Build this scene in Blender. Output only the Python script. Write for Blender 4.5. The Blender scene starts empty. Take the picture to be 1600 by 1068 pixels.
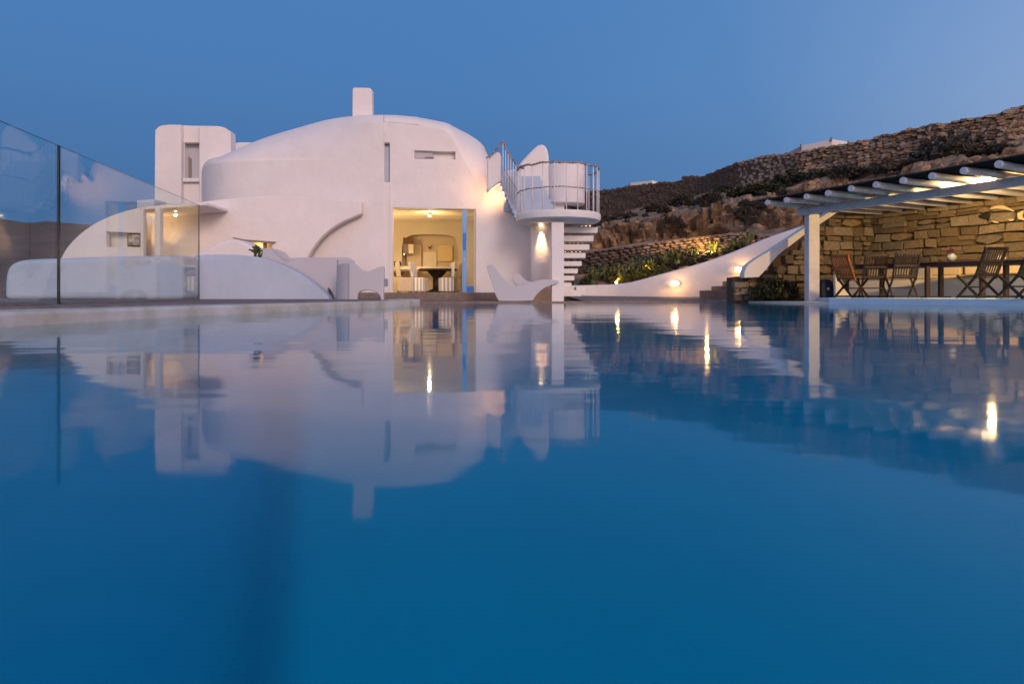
import bpy, bmesh, math, random
from mathutils import Vector, Matrix, noise
from mathutils.geometry import tessellate_polygon
R = math.radians
sc = bpy.context.scene
C = sc.collection

# ------------------------------------------------------------------ camera
CAM_H = 0.2
cam = bpy.data.cameras.new('camera'); camo = bpy.data.objects.new('camera', cam); C.objects.link(camo)
camo.location = (0, 0, CAM_H); camo.rotation_euler = (R(90), 0, 0)
cam.sensor_width = 36; cam.lens = 22.5; cam.shift_y = -73/1600
cam.clip_start = 0.02; cam.clip_end = 6000
sc.camera = camo
sc.render.engine = 'CYCLES'
sc.view_settings.view_transform = 'Standard'; sc.view_settings.look = 'None'
sc.view_settings.exposure = 0.0; sc.view_settings.gamma = 1
sc.view_settings.use_curve_mapping = False
sc.cycles.use_denoising = True
sc.cycles.max_bounces = 10; sc.cycles.transmission_bounces = 8; sc.cycles.glossy_bounces = 4
sc.cycles.transparent_max_bounces = 12
sc.cycles.sample_clamp_indirect = 3.0
sc.cycles.blur_glossy = 0.3

# ------------------------------------------------------------------ world: dusk sky, the sun just set behind the camera to the right
SUNSET = Vector((0.45, -0.89, 0)).normalized()
w = bpy.data.worlds.new('World'); sc.world = w; w.use_nodes = True
n = w.node_tree.nodes; l = w.node_tree.links
bgn = n['Background']
tc = n.new('ShaderNodeTexCoord'); sep = n.new('ShaderNodeSeparateXYZ'); l.new(tc.outputs['Generated'], sep.inputs[0])
def ramp(stops):
    r = n.new('ShaderNodeValToRGB'); e = r.color_ramp.elements
    while len(e) < len(stops): e.new(0.5)
    for k, (p, c) in enumerate(stops): e[k].position = p; e[k].color = (*c, 1)
    return r
el = ramp([(0.0, (.075, .185, .36)), (.12, (.056, .160, .36)), (.30, (.064, .192, .45)), (.5, (.066, .20, .47)), (1, (.045, .15, .38))])
l.new(sep.outputs['Z'], el.inputs[0])
dot = n.new('ShaderNodeVectorMath'); dot.operation = 'DOT_PRODUCT'; l.new(tc.outputs['Generated'], dot.inputs[0]); dot.inputs[1].default_value = SUNSET
mp = n.new('ShaderNodeMapRange'); mp.inputs[1].default_value = -1; mp.inputs[2].default_value = 1; l.new(dot.outputs['Value'], mp.inputs[0])
gl = ramp([(0.0, (0, 0, 0)), (.06, (.004, .006, .008)), (.17, (.035, .050, .060)), (.29, (.17, .18, .18)), (.45, (.36, .33, .31)), (.72, (.86, .55, .42)), (1.0, (1.8, 1.0, .62))])
l.new(mp.outputs[0], gl.inputs[0])
fall = ramp([(0.0, (1, 1, 1)), (.25, (.85, .85, .9)), (.55, (.3, .32, .4)), (1, (.05, .06, .08))])
l.new(sep.outputs['Z'], fall.inputs[0])
mul = n.new('ShaderNodeMixRGB'); mul.blend_type = 'MULTIPLY'; mul.inputs[0].default_value = 1
l.new(gl.outputs[0], mul.inputs[1]); l.new(fall.outputs[0], mul.inputs[2])
add = n.new('ShaderNodeMixRGB'); add.blend_type = 'ADD'; add.inputs[0].default_value = 1
l.new(el.outputs[0], add.inputs[1]); l.new(mul.outputs[0], add.inputs[2])
nis = n.new('ShaderNodeTexSky'); nis.sky_type = 'NISHITA'; nis.sun_disc = False
nis.sun_elevation = R(-3); nis.sun_rotation = math.atan2(SUNSET.x, SUNSET.y)
add2 = n.new('ShaderNodeMixRGB'); add2.blend_type = 'ADD'; add2.inputs[0].default_value = 0.12
l.new(add.outputs[0], add2.inputs[1]); l.new(nis.outputs[0], add2.inputs[2])
l.new(add2.outputs[0], bgn.inputs[0]); bgn.inputs[1].default_value = 1.0

sun = bpy.data.lights.new('afterglow', 'SUN'); sun.energy = 1.25; sun.angle = R(18); sun.color = (1, .77, .65)
suno = bpy.data.objects.new('afterglow', sun); C.objects.link(suno)
sdir = Vector((.30, -0.80, .30)).normalized()
suno.rotation_euler = sdir.to_track_quat('Z', 'Y').to_euler()

# ------------------------------------------------------------------ helpers
def P(x, y, d): return Vector(((x - 800) / 1000 * d, d, CAM_H + (461 - y) / 1000 * d))
def X(x, d): return (x - 800) / 1000 * d
def Z(y, d): return CAM_H + (461 - y) / 1000 * d
def lerp_tab(tab, x):
    if x <= tab[0][0]: return tab[0][1:]
    for a, b in zip(tab, tab[1:]):
        if x <= b[0]:
            t = (x - a[0]) / (b[0] - a[0])
            return tuple(p + (q - p) * t for p, q in zip(a[1:], b[1:]))
    return tab[-1][1:]
def smooth_tab(tab, x):
    xs = [t[0] for t in tab]
    if x <= xs[0]: return tab[0][1:]
    if x >= xs[-1]: return tab[-1][1:]
    i = max(k for k in range(len(xs) - 1) if xs[k] <= x)
    p0, p1, p2, p3 = tab[max(i - 1, 0)], tab[i], tab[i + 1], tab[min(i + 2, len(tab) - 1)]
    t = (x - p1[0]) / (p2[0] - p1[0]); out = []
    h = p2[0] - p1[0]
    for k in range(1, len(p1)):
        m1 = (p2[k] - p0[k]) / (p2[0] - p0[0]) * h; m2 = (p3[k] - p1[k]) / (p3[0] - p1[0]) * h
        out.append((2*t**3 - 3*t*t + 1) * p1[k] + (t**3 - 2*t*t + t) * m1 + (-2*t**3 + 3*t*t) * p2[k] + (t**3 - t*t) * m2)
    return tuple(out)
def cr(pts, k=6, closed=False):
    out = []; N = len(pts)
    rng = range(N) if closed else range(N - 1)
    for i in rng:
        g = (lambda j: pts[j % N]) if closed else (lambda j: pts[min(max(j, 0), N - 1)])
        p0, p1, p2, p3 = g(i - 1), g(i), g(i + 1), g(i + 2)
        for s in range(k):
            t = s / k
            out.append(tuple(0.5 * ((2*b) + (-a + c) * t + (2*a - 5*b + 4*c - d) * t*t + (-a + 3*b - 3*c + d) * t**3) for a, b, c, d in zip(p0, p1, p2, p3)))
    if not closed: out.append(tuple(pts[-1]))
    return out
def tag(o, label=None, cat=None, group=None, kind=None):
    if label: o['label'] = label
    if cat: o['category'] = cat
    if group: o['group'] = group
    if kind: o['kind'] = kind
    return o
def empty(name, loc, label, cat, group=None, rz=0):
    o = bpy.data.objects.new(name, None); C.objects.link(o); o.location = loc; o.rotation_euler = (0, 0, rz)
    o.empty_display_size = .1
    return tag(o, label, cat, group)
def link(name, me, mat=None, parent=None, smooth=False, bevel=0, seg=3, rel=False):
    """link mesh; its vertices are world coordinates unless rel (then local to the parent)"""
    if mat and not me.materials: me.materials.append(mat)
    if smooth:
        for p in me.polygons: p.use_smooth = True
    o = bpy.data.objects.new(name, me); C.objects.link(o)
    if parent:
        o.parent = parent
        if not rel:
            o.matrix_parent_inverse = Matrix.Rotation(-parent.rotation_euler.z, 4, 'Z') @ Matrix.Translation(-parent.location) if parent.type == 'EMPTY' and parent.parent is None else Matrix.Identity(4)
            if parent.parent is not None: o.matrix_parent_inverse = Matrix.Identity(4)
    if bevel:
        b = o.modifiers.new('bevel', 'BEVEL'); b.width = bevel; b.segments = seg; b.limit_method = 'ANGLE'; b.angle_limit = R(35); b.harden_normals = True
        for p in me.polygons: p.use_smooth = True
    return o
def mesh(verts, faces):
    me = bpy.data.meshes.new('m'); me.from_pydata([tuple(v) for v in verts], [], faces); me.update(); return me
class MB:
    def __init__(s): s.v = []; s.f = []
    def box(s, c, d, rot=None):
        b = len(s.v); c = Vector(c)
        for z in (-.5, .5):
            for x, y in ((-.5, -.5), (.5, -.5), (.5, .5), (-.5, .5)):
                p = Vector((x*d[0], y*d[1], z*d[2]))
                if rot: p = rot @ p
                s.v.append(c + p)
        s.f += [tuple(b + i for i in q) for q in ((0,3,2,1),(4,5,6,7),(0,1,5,4),(1,2,6,5),(2,3,7,6),(3,0,4,7))]
        return s
    def bar(s, a, b, wx, wz, up=Vector((0, 0, 1))):
        a = Vector(a); b = Vector(b); d = (b - a); L = d.length; d.normalize()
        side = d.cross(up)
        if side.length < 1e-4: side = d.cross(Vector((1, 0, 0)))
        side.normalize(); u = side.cross(d)
        m = Matrix((side, d, u)).transposed()
        return s.box((a + b) / 2, (wx, L, wz), m)
    def tube(s, pts, r, k=8, cap=True):
        pts = [Vector(p) for p in pts]; b = len(s.v); N = len(pts)
        rr = r if isinstance(r, (list, tuple)) else [r] * N
        for i, p in enumerate(pts):
            t = (pts[min(i + 1, N - 1)] - pts[max(i - 1, 0)]).normalized()
            a = t.cross(Vector((0, 0, 1)))
            if a.length < .05: a = t.cross(Vector((1, 0, 0)))
            a.normalize(); c2 = t.cross(a)
            for j in range(k):
                an = 2 * math.pi * j / k
                s.v.append(p + (a * math.cos(an) + c2 * math.sin(an)) * rr[i])
        for i in range(N - 1):
            for j in range(k):
                s.f.append((b + i*k + j, b + i*k + (j+1) % k, b + (i+1)*k + (j+1) % k, b + (i+1)*k + j))
        if cap:
            s.f.append(tuple(b + j for j in range(k))[::-1]); s.f.append(tuple(b + (N-1)*k + j for j in range(k)))
        return s
    def lathe(s, c, prof, k=20):
        b = len(s.v); c = Vector(c)
        for r, z in prof:
            for j in range(k):
                a = 2 * math.pi * j / k; s.v.append(c + Vector((r * math.cos(a), r * math.sin(a), z)))
        for i in range(len(prof) - 1):
            for j in range(k):
                s.f.append((b + i*k + j, b + i*k + (j+1) % k, b + (i+1)*k + (j+1) % k, b + (i+1)*k + j))
        s.f.append(tuple(b + j for j in range(k))[::-1]); s.f.append(tuple(b + (len(prof)-1)*k + j for j in range(k)))
        return s
    def build(s, name, mat, parent=None, smooth=False, bevel=0, rel=False, seg=2):
        return link(name, mesh(s.v, s.f), mat, parent, smooth, bevel, seg, rel)
def prism_mesh(outer, y0, y1, holes=(), axis='Y', org=None, udir=None):
    """outline in (X,Z) [axis Y: depth y0..y1] or (X,Y) [axis Z: height y0..y1]; org/udir: vertical slab along any wall line"""
    loops = [list(outer)] + [list(h) for h in holes]
    flat = [p for lp in loops for p in lp]
    tris = tessellate_polygon([[Vector((p[0], p[1], 0)) for p in lp] for lp in loops])
    def m(p, t):
        if org is not None:
            nrm = Vector((-udir.y, udir.x, 0))
            return org + udir * p[0] + Vector((0, 0, p[1])) + nrm * t
        return Vector((p[0], t, p[1])) if axis == 'Y' else Vector((p[0], p[1], t))
    N = len(flat)
    v = [m(p, y0) for p in flat] + [m(p, y1) for p in flat]
    f = []
    if not holes:
        f += [tuple(range(N)), tuple(N + i for i in reversed(range(N)))]
    else:
        f += [tuple(t) for t in tris] + [tuple(N + i for i in reversed(t)) for t in tris]
    o = 0
    for lp in loops:
        for i in range(len(lp)):
            a = o + i; b = o + (i + 1) % len(lp); f.append((a, b, N + b, N + a))
        o += len(lp)
    me = mesh(v, f)
    bm = bmesh.new(); bm.from_mesh(me); bmesh.ops.recalc_face_normals(bm, faces=bm.faces[:])
    if holes: bmesh.ops.dissolve_limit(bm, angle_limit=R(1), verts=bm.verts[:], edges=bm.edges[:])
    bm.to_mesh(me); bm.free()
    return me
def slab(name, px, d0, d1, mat, parent=None, bevel=.03, holes=(), seg=3, **kw):
    """upright slab facing the pool: outline as picture coordinates at distance d0, thickness back to d1"""
    conv = lambda ps: [(X(a, d0), Z(b, d0)) for a, b in ps]
    return link(name, prism_mesh(conv(px), d0, d1, [conv(h) for h in holes]), mat, parent, bevel=bevel, seg=seg)
def rrect(x0, y0, x1, y1, r, k=5):
    out = []
    for cx, cy, a0 in ((x1 - r, y0 + r, -90), (x1 - r, y1 - r, 0), (x0 + r, y1 - r, 90), (x0 + r, y0 + r, 180)):
        for j in range(k + 1):
            a = R(a0 + 90 * j / k); out.append((cx + r * math.cos(a), cy + r * math.sin(a)))
    return out
def copy_tree(o, parent=None):
    c = o.copy(); C.objects.link(c)
    if parent is not None: c.parent = parent
    for ch in list(o.children): copy_tree(ch, c)
    return c

# ------------------------------------------------------------------ materials
def mat(name, col, rough=.8, var=.0, scale=3.0, col2=None, bump=0.0, bscale=None, metal=0, rnd=0, spec=.3, detail=5):
    m = bpy.data.materials.new(name); m.use_nodes = True; nt = m.node_tree; N = nt.nodes; L = nt.links
    b = N['Principled BSDF']; b.inputs['Base Color'].default_value = (*col, 1); b.inputs['Roughness'].default_value = rough
    b.inputs['Metallic'].default_value = metal; b.inputs['Specular IOR Level'].default_value = spec
    t = N.new('ShaderNodeTexCoord')
    src = None
    if col2 or var:
        nz = N.new('ShaderNodeTexNoise'); nz.inputs['Scale'].default_value = scale; nz.inputs['Detail'].default_value = detail; nz.inputs['Roughness'].default_value = .62
        L.new(t.outputs['Object'], nz.inputs['Vector'])
        r = N.new('ShaderNodeValToRGB'); r.color_ramp.elements[0].position = .35; r.color_ramp.elements[1].position = .68
        c2 = col2 or tuple(max(0, c * (1 - var)) for c in col)
        r.color_ramp.elements[0].color = (*c2, 1); r.color_ramp.elements[1].color = (*col, 1)
        L.new(nz.outputs['Fac'], r.inputs[0]); src = r.outputs[0]
    if rnd:
        oi = N.new('ShaderNodeObjectInfo'); mr = N.new('ShaderNodeMapRange'); mr.inputs[3].default_value = 1 - rnd; mr.inputs[4].default_value = 1 + rnd
        L.new(oi.outputs['Random'], mr.inputs[0])
        hs = N.new('ShaderNodeHueSaturation')
        L.new(mr.outputs[0], hs.inputs['Value'])
        m2 = N.new('ShaderNodeMath'); m2.operation = 'MULTIPLY'; m2.inputs[1].default_value = 7.31
        L.new(oi.outputs['Random'], m2.inputs[0])
        m3 = N.new('ShaderNodeMath'); m3.operation = 'FRACT'; L.new(m2.outputs[0], m3.inputs[0])
        m4 = N.new('ShaderNodeMapRange'); m4.inputs[3].default_value = .6; m4.inputs[4].default_value = 1.2; L.new(m3.outputs[0], m4.inputs[0])
        L.new(m4.outputs[0], hs.inputs['Saturation'])
        if src: L.new(src, hs.inputs['Color'])
        else: hs.inputs['Color'].default_value = (*col, 1)
        src = hs.outputs[0]
    if src: L.new(src, b.inputs['Base Color'])
    if bump:
        nb = N.new('ShaderNodeTexNoise'); nb.inputs['Scale'].default_value = bscale or scale * 4; nb.inputs['Detail'].default_value = 6
        L.new(t.outputs['Object'], nb.inputs['Vector'])
        bp = N.new('ShaderNodeBump'); bp.inputs['Strength'].default_value = 1; bp.inputs['Distance'].default_value = bump
        L.new(nb.outputs['Fac'], bp.inputs['Height']); L.new(bp.outputs[0], b.inputs['Normal'])
    return m
def emis(name, col, s):
    m = bpy.data.materials.new(name); m.use_nodes = True; b = m.node_tree.nodes['Principled BSDF']
    b.inputs['Base Color'].default_value = (*col, 1); b.inputs['Emission Color'].default_value = (*col, 1); b.inputs['Emission Strength'].default_value = s
    return m
M = {}
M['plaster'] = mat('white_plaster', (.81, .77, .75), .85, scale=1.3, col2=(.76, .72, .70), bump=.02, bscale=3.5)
M['plaster_low'] = mat('blue_shaded_plaster', (.47, .55, .67), .85, scale=1.5, col2=(.42, .50, .62), bump=.02, bscale=3.5)  # shaded copy of the white plaster, bluish shade put into its colour
M['soft'] = mat('white_plastic', (.50, .50, .54), .45, var=.04, scale=2)
M['beige'] = mat('room_plaster', (.78, .66, .46), .8, var=.08, scale=2)
M['alcove'] = mat('ochre_room_plaster', (.78, .62, .40), .8, var=.1, scale=2)
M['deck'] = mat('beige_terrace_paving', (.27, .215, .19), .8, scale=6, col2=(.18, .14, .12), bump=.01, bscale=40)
M['coping'] = mat('pale_pool_coping', (.62, .62, .62), .6, scale=2.2, col2=(.42, .41, .32), bump=.004)
M['blue_coping'] = mat('pale_blue_pool_coping', (.42, .60, .78), .5, var=.08, scale=3)
M['basin'] = mat('blue_pool_plaster', (.004, .63, .66), .6, scale=.5, col2=(.004, .55, .58))
M['wood_dark'] = mat('dark_stained_teak', (.028, .011, .008), .45, scale=14, col2=(.016, .007, .005), bump=.002, spec=.5)
M['wood_orange'] = mat('brown_wood_lit_teak', (.30, .11, .04), .5, scale=14, col2=(.20, .07, .025))  # brown wood of the bowl; on the outdoor chair its orange is painted lamplight
M['paint_wood'] = mat('white_painted_timber', (.66, .66, .72), .6, scale=6, col2=(.56, .56, .62), bump=.004)
M['reed'] = mat('dark_reed_mat', (.10, .07, .055), .9, scale=30, col2=(.05, .035, .03), bump=.01)
M['rope'] = mat('brown_rope', (.50, .40, .36), .9, scale=14, col2=(.17, .09, .07))
M['rail'] = mat('white_metal_rod', (.72, .70, .70), .5)
M['ashlar'] = mat('brown_cut_stone', (.30, .235, .165), .9, scale=7, col2=(.15, .115, .08), bump=.02, bscale=22, rnd=.38)
M['mortar'] = mat('dark_mortar', (.11, .08, .055), .95, var=.3, scale=10, bump=.01)
M['field'] = mat('brown_field_stone', (.44, .30, .19), .95, scale=5, col2=(.21, .14, .092), bump=.03, bscale=12, rnd=.45)
M['field_grey'] = mat('grey_field_stone', (.17, .125, .10), .95, scale=5, col2=(.08, .056, .044), bump=.03, bscale=12, rnd=.4)
M['earth_dark'] = mat('dark_earth', (.045, .032, .024), .95, var=.4, scale=2, bump=.05)
M['dark'] = mat('dark_shape', (.015, .015, .018), .6)
M['bluedoor'] = mat('light_blue_paint', (.20, .42, .78), .5, var=.06, scale=4)
M['bluedark'] = mat('mid_blue_paint', (.05, .22, .60), .5)
M['cushion'] = mat('cream_cushion', (.62, .52, .38), .9, var=.08, scale=10)
M['step'] = mat('sandstone_step', (.30, .22, .17), .85, scale=5, col2=(.21, .15, .115), bump=.01)
M['metal'] = mat('brushed_metal', (.6, .58, .52), .35, metal=.8)
M['lampglow'] = emis('warm_lamp_glass', (1, .62, .25), 14)
M['lampglow2'] = emis('warm_bulb', (1, .72, .38), 7)
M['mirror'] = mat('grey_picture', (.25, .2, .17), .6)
M['panel'] = mat('yellow_painting', (.85, .66, .30), .6, var=.05)
M['panel2'] = mat('cream_painting', (.9, .8, .55), .6, var=.05)
M['leaf'] = mat('dark_green_leaf', (.050, .055, .024), .7, var=.5, scale=3, rnd=.3)
M['leaf_yellow'] = mat('lamplit_leaf', (.16, .15, .025), .7, var=.4, scale=3)  # leaf with golden lamplight put into its colour
M['leaf_olive'] = mat('grey_olive_twigs', (.075, .062, .042), .8, var=.4, scale=3, rnd=.3)
M['cactus'] = mat('green_cactus', (.085, .11, .035), .6, var=.4, scale=5, rnd=.3)
M['black_metal'] = mat('black_iron', (.02, .018, .018), .5)
M['pot'] = mat('white_ceramic', (.7, .68, .66), .3)
M['flower'] = mat('dusty_red_flower', (.14, .06, .08), .8, var=.3, scale=20)
M['navy'] = mat('dark_navy_cloth', (.02, .03, .06), .8)

# rock face of the cut hillside
m = mat('rock_face', (.46, .31, .19), .95, scale=1.1, col2=(.13, .09, .062), bump=.10, bscale=3.2, detail=9); M['rock'] = m
nt = m.node_tree; b = nt.nodes['Principled BSDF']; old = b.inputs['Base Color'].links[0].from_socket
tcn = nt.nodes.new('ShaderNodeTexCoord')
vz = nt.nodes.new('ShaderNodeTexVoronoi'); vz.feature = 'DISTANCE_TO_EDGE'; vz.inputs['Scale'].default_value = .55
nz = nt.nodes.new('ShaderNodeTexNoise'); nz.inputs['Scale'].default_value = .9; nz.inputs['Detail'].default_value = 6
ad = nt.nodes.new('ShaderNodeVectorMath'); ad.operation = 'ADD'
nt.links.new(tcn.outputs['Object'], nz.inputs['Vector']); nt.links.new(tcn.outputs['Object'], ad.inputs[0]); nt.links.new(nz.outputs['Color'], ad.inputs[1]); nt.links.new(ad.outputs[0], vz.inputs['Vector'])
rp = nt.nodes.new('ShaderNodeValToRGB'); rp.color_ramp.elements[0].position = 0.0; rp.color_ramp.elements[0].color = (.62, .60, .58, 1); rp.color_ramp.elements[1].position = .03; rp.color_ramp.elements[1].color = (1, 1, 1, 1)
nt.links.new(vz.outputs['Distance'], rp.inputs[0])
mx = nt.nodes.new('ShaderNodeMixRGB'); mx.blend_type = 'MULTIPLY'; mx.inputs[0].default_value = 1
nt.links.new(old, mx.inputs[1]); nt.links.new(rp.outputs[0], mx.inputs[2]); nt.links.new(mx.outputs[0], b.inputs['Base Color'])

# thin pane glass
def pane(name, tint, ior=1.5):
    m = bpy.data.materials.new(name); m.use_nodes = True; nt = m.node_tree; nt.nodes.clear()
    o = nt.nodes.new('ShaderNodeOutputMaterial'); tr = nt.nodes.new('ShaderNodeBsdfTransparent'); tr.inputs[0].default_value = (*tint, 1)
    g = nt.nodes.new('ShaderNodeBsdfGlossy'); g.inputs['Roughness'].default_value = .0; g.inputs[0].default_value = (1, 1, 1, 1)
    lw = nt.nodes.new('ShaderNodeLayerWeight'); lw.inputs[0].default_value = .5
    pw = nt.nodes.new('ShaderNodeMath'); pw.operation = 'POWER'; pw.inputs[1].default_value = 5; nt.links.new(lw.outputs['Facing'], pw.inputs[0])
    fr = nt.nodes.new('ShaderNodeMath'); fr.operation = 'MULTIPLY_ADD'; fr.inputs[1].default_value = .80; fr.inputs[2].default_value = .03; nt.links.new(pw.outputs[0], fr.inputs[0])
    mix = nt.nodes.new('ShaderNodeMixShader')
    nt.links.new(fr.outputs[0], mix.inputs[0]); nt.links.new(tr.outputs[0], mix.inputs[1]); nt.links.new(g.outputs[0], mix.inputs[2]); nt.links.new(mix.outputs[0], o.inputs[0])
    return m
M['glass'] = pane('clear_glass', (.90, .955, .96))
M['window_glass'] = pane('window_glass', (.9, .95, .95))
M['glass_edge'] = mat('dark_glass_edge', (.01, .03, .035), .2)
# striped chair cover
m = mat('striped_linen', (.8, .78, .74), .9); M['stripe'] = m; nt = m.node_tree; b = nt.nodes['Principled BSDF']
tcn = nt.nodes.new('ShaderNodeTexCoord'); wv = nt.nodes.new('ShaderNodeTexWave'); wv.inputs['Scale'].default_value = 5; wv.bands_direction = 'DIAGONAL'
mpg = nt.nodes.new('ShaderNodeMapping'); mpg.inputs['Scale'].default_value = (1, 1, 0.001)
nt.links.new(tcn.outputs['Object'], mpg.inputs[0]); nt.links.new(mpg.outputs[0], wv.inputs[0])
rp = nt.nodes.new('ShaderNodeValToRGB'); rp.color_ramp.elements[0].position = .45; rp.color_ramp.elements[0].color = (.42, .40, .42, 1); rp.color_ramp.elements[1].position = .55; rp.color_ramp.elements[1].color = (.85, .82, .76, 1)
nt.links.new(wv.outputs['Fac'], rp.inputs[0]); nt.links.new(rp.outputs[0], b.inputs['Base Color'])
# pool water
m = bpy.data.materials.new('pool_water'); m.use_nodes = True; M['water'] = m; nt = m.node_tree; b = nt.nodes['Principled BSDF']
b.inputs['Base Color'].default_value = (1, 1, 1, 1); b.inputs['Transmission Weight'].default_value = 1; b.inputs['IOR'].default_value = 1.15; b.inputs['Roughness'].default_value = .05; b.inputs['Specular Tint'].default_value = (.12, .80, 1, 1)
va = nt.nodes.new('ShaderNodeVolumeAbsorption'); va.inputs['Color'].default_value = (.004, .77, .905, 1); va.inputs['Density'].default_value = .62
nt.links.new(va.outputs[0], nt.nodes['Material Output'].inputs['Volume'])
tcn = nt.nodes.new('ShaderNodeTexCoord'); mpg = nt.nodes.new('ShaderNodeMapping'); mpg.inputs['Scale'].default_value = (.5, 1.1, 1)
n1 = nt.nodes.new('ShaderNodeTexNoise'); n1.inputs['Scale'].default_value = 1.6; n1.inputs['Detail'].default_value = 3
bp = nt.nodes.new('ShaderNodeBump'); bp.inputs['Strength'].default_value = 1; bp.inputs['Distance'].default_value = .0042
nt.links.new(tcn.outputs['Object'], mpg.inputs[0]); nt.links.new(mpg.outputs[0], n1.inputs['Vector']); nt.links.new(n1.outputs['Fac'], bp.inputs['Height']); nt.links.new(bp.outputs[0], b.inputs['Normal'])

def lamp(kind, loc, energy, col=(1, .6, .28), size=.05, parent=None, aim=None, spot=60, blend=.6, name='lamp_light'):
    L = bpy.data.lights.new(name, kind); L.energy = energy; L.color = col
    if kind == 'AREA': L.size = size
    else: L.shadow_soft_size = size
    if kind == 'SPOT': L.spot_size = R(spot); L.spot_blend = blend
    o = bpy.data.objects.new(name, L); C.objects.link(o); o.location = loc
    if aim is not None: o.rotation_euler = (Vector(loc) - Vector(aim)).to_track_quat('Z', 'Y').to_euler()
    return o

# ================================================================== SETTING: pool, terraces, ground
pool = cr([(-3.2, -3.5), (-3.2, 0), (-3.2, 3.2), (-3.14, 4.6), (-2.98, 6.3), (-2.62, 8.2), (-2.25, 10.2), (-1.98, 11.3), (-1.86, 11.75), (-1.95, 12.1), (-2.35, 12.6), (-2.6, 14.0), (-2.6, 16.0), (-2.4, 16.8)], 5)
pool += [(-2.2, 16.95), (1.85, 16.95)] + cr([(1.95, 17.3), (2.3, 18.6), (3.4, 19.0), (5.0, 18.9), (6.2, 18.2), (6.75, 16.2)], 5) + [(7.0, 15.35), (9.4, 11.8), (12.5, 8), (15, 4), (15, -3.5)]
pool_poly = pool
def offset_poly(poly, t):
    out = []; N = len(poly)
    for i in range(N):
        a = Vector(poly[i - 1]); b_ = Vector(poly[i]); c = Vector(poly[(i + 1) % N])
        n1 = (b_ - a); n2 = (c - b_); n1 = Vector((-n1.y, n1.x)).normalized(); n2 = Vector((-n2.y, n2.x)).normalized()
        nn = (n1 + n2); nn = nn.normalized() if nn.length > 1e-5 else n1
        out.append((b_.x + nn.x * t, b_.y + nn.y * t))
    return out
# basin: clockwise outline -> inward normals are to the right; offset + = outwards (left)
outp = offset_poly(pool_poly, .04)
fl = -1.45
link('pool_wall', mesh([(x, y, fl - .6) for x, y in pool_poly] + [(x, y, -.004) for x, y in pool_poly], [(i, (i+1) % len(pool_poly), len(pool_poly) + (i+1) % len(pool_poly), len(pool_poly) + i) for i in range(len(pool_poly))]), M['basin'], smooth=True)
tag(bpy.data.objects['pool_wall'], 'blue rendered side wall of the pool below the water', kind='structure')
# floor with a deeper strip on the left
v = []; f = []
def q(*ps):
    b0 = len(v); v.extend(ps); f.append(tuple(range(b0, b0 + len(ps))))
FLX = [(-9, 0.0), (-3.0, -.10), (-1.5, -.26), (-.75, -.38), (-.35, -.42), (-.06, -.40), (.06, -.05), (.16, 0), (16, 0)]
for i, (dx, dz) in enumerate(FLX):
    v += [(.9 + dx, -3.6, fl + dz), (-6.2 + dx, 20, fl + dz)]
for i in range(len(FLX) - 1): f.append((2*i, 2*i + 2, 2*i + 3, 2*i + 1))
link('pool_floor', mesh(v, f), M['basin'], smooth=True); tag(bpy.data.objects['pool_floor'], 'blue plastered floor of the pool seen through the water', kind='structure')
wp = [(x, y) for x, y in offset_poly(pool_poly, .03)]
me = prism_mesh(wp, fl - .6, 0.0, axis='Z')
wat = link('pool_water', me, M['water']); tag(wat, 'still deep blue water of the swimming pool', kind='structure')

def deck(name, outline, z0, z1, mt, label, bevel=.015, kind='structure'):
    o = link(name, prism_mesh(outline, z0, z1, axis='Z'), mt, bevel=bevel, seg=2); tag(o, label, kind=kind); return o
# index ranges of the pool outline used by the decks
iL = [i for i, p in enumerate(pool_poly) if p[0] < -1.8 and p[1] < 16.9 and p[0] != -2.2]
leftedge = [pool_poly[i] for i in iL]
# left deck: coping band along the pool, paving behind it
e_out = offset_poly(pool_poly, .42); e_mid = offset_poly(pool_poly, .40)
lo = [e_out[i] for i in iL]; lm = [e_mid[i] for i in iL]
k0 = len(leftedge)
cop = leftedge[:48] ; copo = lo[:48]
deck('pool_coping', leftedge + list(reversed(lo)), -.1, .098, M['coping'], 'pale weathered coping kerb curving along the left pool edge', bevel=.03)
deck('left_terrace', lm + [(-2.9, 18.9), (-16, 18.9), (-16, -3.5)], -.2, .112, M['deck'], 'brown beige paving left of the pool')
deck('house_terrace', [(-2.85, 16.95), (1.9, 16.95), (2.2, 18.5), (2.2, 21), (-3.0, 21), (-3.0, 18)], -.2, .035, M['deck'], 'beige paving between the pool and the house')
# beach-like ramp of paving up to the garden parapet
ar = [p for p in pool_poly if p[0] >= 1.9 and p[1] >= 16 and p[0] <= 6.8]
rv = [(x, y, .03) for x, y in ar]; nA = len(ar)
bk = []
for i, (x, y) in enumerate(ar):
    t = i / (nA - 1); bk.append((1.9 + t * 6.3, 23.5, .20))
rv2 = rv + bk + [(x, y, -.2) for x, y in ar]
rf = [(i, nA + i, nA + i + 1, i + 1) for i in range(nA - 1)] + [(i, i + 1, 2*nA + i + 1, 2*nA + i) for i in range(nA - 1)]
me = mesh(rv2, rf)
bm = bmesh.new(); bm.from_mesh(me); bmesh.ops.recalc_face_normals(bm, faces=bm.faces[:]); bm.to_mesh(me); bm.free()
link('ramp_paving', me, M['deck']); tag(bpy.data.objects['ramp_paving'], 'beige paving sloping up from the pool to the garden wall', kind='structure')
deck('wall_paving', [(6.2, 18.2), (6.75, 16.2), (7.0, 15.35), (7.62, 14.5), (7.9, 16.8), (10.2, 17.9), (8.2, 23.4), (6, 23.4)], -.2, .045, M['coping'], 'pale paving below the stone wall')
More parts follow.
